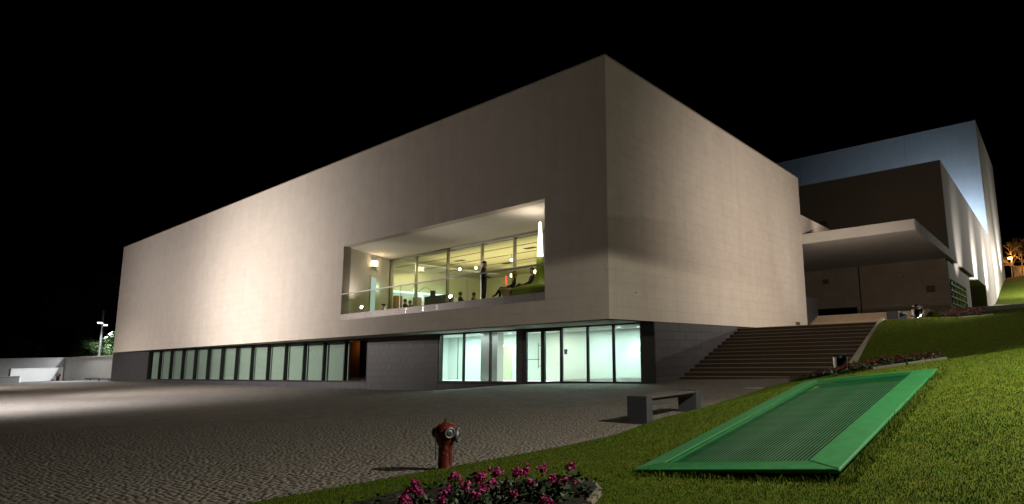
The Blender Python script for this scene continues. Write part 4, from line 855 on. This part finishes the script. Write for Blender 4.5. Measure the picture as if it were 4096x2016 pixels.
# ------------------------------------------------------------------ far left: white walls, lamp post, shrubs
def wall_seg(name, a, b, z0, z1, th, m, parent):
    d = Vector((b[0]-a[0], b[1]-a[1], 0)); L0 = d.length; M = rot(math.atan2(d.y, d.x), (a[0], a[1], 0))
    o = MB().box((0, -th/2, z0), (L0, th/2, z1), M).build(name, m, parent); MB().box((-.02, -th/2-.03, z1), (L0+.02, th/2+.03, z1+.07), M).build('coping', m, o); return o
MS['wall_white'] = mat('white_wall_paint', (.66, .64, .60), .8, var=.05, scale=.5)
t = thing('boundary_wall', 'tall white garden wall meeting the left end of the building', 'wall', (-66, .5, 0)); wall_seg('wall', (-71.8, -.1), (-57, 1.25), -.2, 2.4, .3, 'wall_white', t)
t2_ = thing('boundary_wall', 'white wall fading into the dark behind the low parapet', 'wall', (-73, -3, 0)); wall_seg('wall', (-71.9, -.05), (-76.5, -9), -.2, 2.4, .3, 'wall_white', t2_)
t3_ = thing('parapet_wall', 'low white parapet wall at the far left of the plaza', 'wall', (-70.5, -2.5, 0)); wall_seg('wall', (-71.5, -.35), (-69.6, -4.4), -.2, 1.36, .25, 'wall_white', t3_)
t4_ = thing('planter_wall', 'lowest white wall at the left picture edge', 'wall', (-69, -4.5, 0)); wall_seg('wall', (-67.7, -3.9), (-69.6, -7.5), -.2, .66, .35, 'wall_white', t4_)
t = thing('guard_rail', 'low black rail on short legs at the foot of the lamp post', 'rail', (-62.5, .35, .1))
MB().box((-68.5, .3, .26), (-56.8, .42, .36)).build('bar', 'black', t)
for x in (-66.8, -64, -61, -58): MB().box((x-.04, .32, -.1), (x+.04, .40, .26)).build('leg', 'black', t)
px_, py_ = -64.6, .95
lp = thing('lamp_post', 'slim steel lamp post with two lit heads beside the building end', 'lamp post', (px_, py_, .1)); M = Matrix.Translation((px_, py_, .1))
MB().lathe([(.22, 0), (.22, .25), (.13, .35), (.12, 2.6), (.105, 5.7), (.10, 6.85), (.06, 6.88)], 16, M).build('pole', 'alu', lp, True)
for s, c in ((-1, 'left'), (1, 'right')):
    a = MB(); ax = s*.92; a.tube([M @ Vector((0, 0, 5.55)), M @ Vector((s*1.1, -s*.35, 5.58))], .045, 8); ar = a.build('arm', 'alu', lp)
    hm2 = MB(); Mh = M @ Matrix.Translation((s*1.1, -s*.35, 5.55)) @ Matrix.Rotation(math.atan2(-s*.35, s*1.1), 4, 'Z')
    hm2.add([(0, -.12, .0), (1.35, -.2, 0), (1.35, .2, 0), (0, .12, 0), (0, -.08, .12), (.5, -.15, .34), (.5, .15, .34), (0, .08, .12), (1.3, -.14, .07), (1.3, .14, .07)], [(0, 3, 2, 1), (0, 1, 8, 5, 4), (3, 7, 6, 9, 2), (4, 5, 6, 7), (5, 8, 9, 6), (1, 2, 9, 8), (0, 4, 7, 3)], Mh)
    hd = hm2.build('lamp_head', 'alu', lp); MB().box((.35, -.16, -.05), (1.3, .16, -.004), Mh).build('diffuser', 'e_cool', hd)
    p = Mh @ Vector((.85, 0, -.12)); L_('lamp_head_light', 'SPOT', p, 2600, COOL, target=p+Vector((0, -.15, -1)), size=150, blend=.6, radius=.15)
hz2 = .1; hy2 = thing('wall_hydrant', 'small red hydrant far away in front of the white parapet', 'fire hydrant', (-69.9, -.9, hz2)); M = Matrix.Translation((-69.9, -.9, hz2))
MB().lathe([(.13, 0), (.13, .4), (.18, .45), (.2, .62), (.14, .78), (.05, .82)], 14, M).build('barrel', 'red', hy2, True)
MB().lathe([(.12, 0), (.15, .02), (.15, .08)], 14, M @ Matrix.Translation((.17, -.1, .6)) @ Matrix.Rotation(math.pi/2, 4, 'Y') @ Matrix.Rotation(.5, 4, 'X')).build('outlet_cap', 'pewter', hy2)

def tree(name, label, loc, h, crown, m, n=5000, leaf=.12, trunk_r=.18, group=None, cat='tree', cl=14):
    t = thing(name, label, cat, loc, group); x, y, z = loc; tr = MB(); rx, ry, rz_ = crown
    tr.tube([(x, y, z-.2), (x+.1, y, z+h*.3), (x-.05, y+.1, z+h*.6)], [trunk_r, trunk_r*.8, trunk_r*.45], 8)
    cc = []
    for k in range(cl):
        a = random.uniform(0, 6.28); u = random.uniform(.25, .95); c = (x+rx*u*math.cos(a), y+ry*u*math.sin(a), z+h-rz_+rz_*random.uniform(-.85, .75)*math.sqrt(max(.1, 1-u*u*.8))); cc.append(c)
        tr.tube([(x, y, z+h*random.uniform(.25, .55)), ((x+c[0])/2, (y+c[1])/2, (z+h*.4+c[2])/2+.2), c], [trunk_r*.35, trunk_r*.2, .02], 5)
    tr.build('trunk', 'bark', t)
    parts = [quads_cloud(c, (rx*random.uniform(.28, .5), ry*random.uniform(.28, .5), rz_*random.uniform(.25, .45)), n//cl, leaf) for c in cc]
    cloud_obj('crown', parts, m, t); return t
tree('garden_tree', 'bright green leafy tree above the white wall left of the lamp post', (-77, 2.3, .2), 4.6, (3.4, 1.3, 1.5), 'tree_leaf', 7000, .11)
tree('garden_tree', 'leafy green tree directly behind the lamp post', (-71.5, 2.5, .2), 4.7, (2.8, 1.4, 1.5), 'tree_leaf', 7000, .11)
tree('garden_tree', 'leafy green tree squeezed between lamp post and building end', (-66, 3.0, .2), 5.0, (2.4, 1.5, 1.7), 'tree_leaf', 6000, .11)
tree('dark_tree', 'dim evergreen tree overhanging the fading white wall', (-84, -1.5, .2), 5.6, (4.2, 2.2, 2.4), 'tree_leaf_dk', 6000, .14)
tree('dark_tree', 'tall tree almost lost in the night at the far left', (-92, 5, .2), 15.5, (7, 5, 5.5), 'tree_leaf_dk', 9000, .25, .35)

# ------------------------------------------------------------------ far right: sodium street lamp with bare trees
slz = LZ(6.9, 109)
sl = thing('street_lamp', 'orange sodium street lamp beyond the hill at the right edge', 'street lamp', (6.9, 109, slz))
MB().tube([(6.9, 109, slz-.5), (6.9, 109, 17.1), (6.75, 109.0, 17.3)], [.12, .08, .05], 8).build('pole', 'frame', sl); MB().lathe([(.05, .2), (.35, .12), (.36, 0), (.28, -.12), (.1, -.18)], 12, Matrix.Translation((6.68, 109, 17.1))).build('lamp_globe', 'e_orange', sl, True)
L_('street_lamp_light', 'POINT', (6.68, 108.6, 16.8), 2600, (1, .45, .1), radius=.3)
def bare_tree(label, loc, h, seed):
    random.seed(seed); t = thing('bare_tree', label, 'tree', loc, 'bare trees by the street lamp'); b = MB()
    def grow(p, d, r, L, k):
        q = p+d*L; m_ = (p+q)/2+Vector((random.gauss(0, .06), random.gauss(0, .06), random.gauss(0, .06)))*L; b.tube([p, m_, q], [r, r*.85, r*.7], 5, False)
        if k == 0: return
        for _ in range(3 if k > 1 else 4): grow(q, (d+Vector((random.gauss(0, .55), random.gauss(0, .55), random.gauss(.05, .4)))).normalized(), r*.62, L*random.uniform(.6, .85), k-1)
    grow(Vector(loc), Vector((0, 0, 1)), .16, h*.32, 5); b.build('trunk', 'bark', t)
bare_tree('bare tree just left of the orange street lamp', (6.6, 111.5, slz), 7.5, 3)
bare_tree('bare tree spreading right of the orange street lamp', (8.3, 111, slz), 7.2, 5)
bare_tree('bare tree at the very right edge behind the hill', (9.6, 113, slz), 7.0, 9)
hs = thing('roadside_shed', 'small dark orange-lit shed below the street lamp', 'shed', (7.4, 116, slz)); box('wall', (6.6, 115, slz-1), (9.0, 119, slz+2.6), 'beige_wall', hs); box('roof', (6.5, 114.9, slz+2.6), (9.1, 119.1, slz+2.8), 'render_dk', hs)

mz = PZ(5.0, .3); mh = thing('manhole_cover', 'dark round manhole cover in the paving right of the bench', 'manhole cover', (5.0, .3, mz)); M = Matrix.Translation((5.0, .3, mz))
MB().lathe([(.34, -.03), (.34, .012), (.30, .012)], 28, M).build('rim', 'pewter', mh); MB().lathe([(.295, -.03), (.295, .008), (.0, .008)], 28, M).build('cover', 'black', mh)
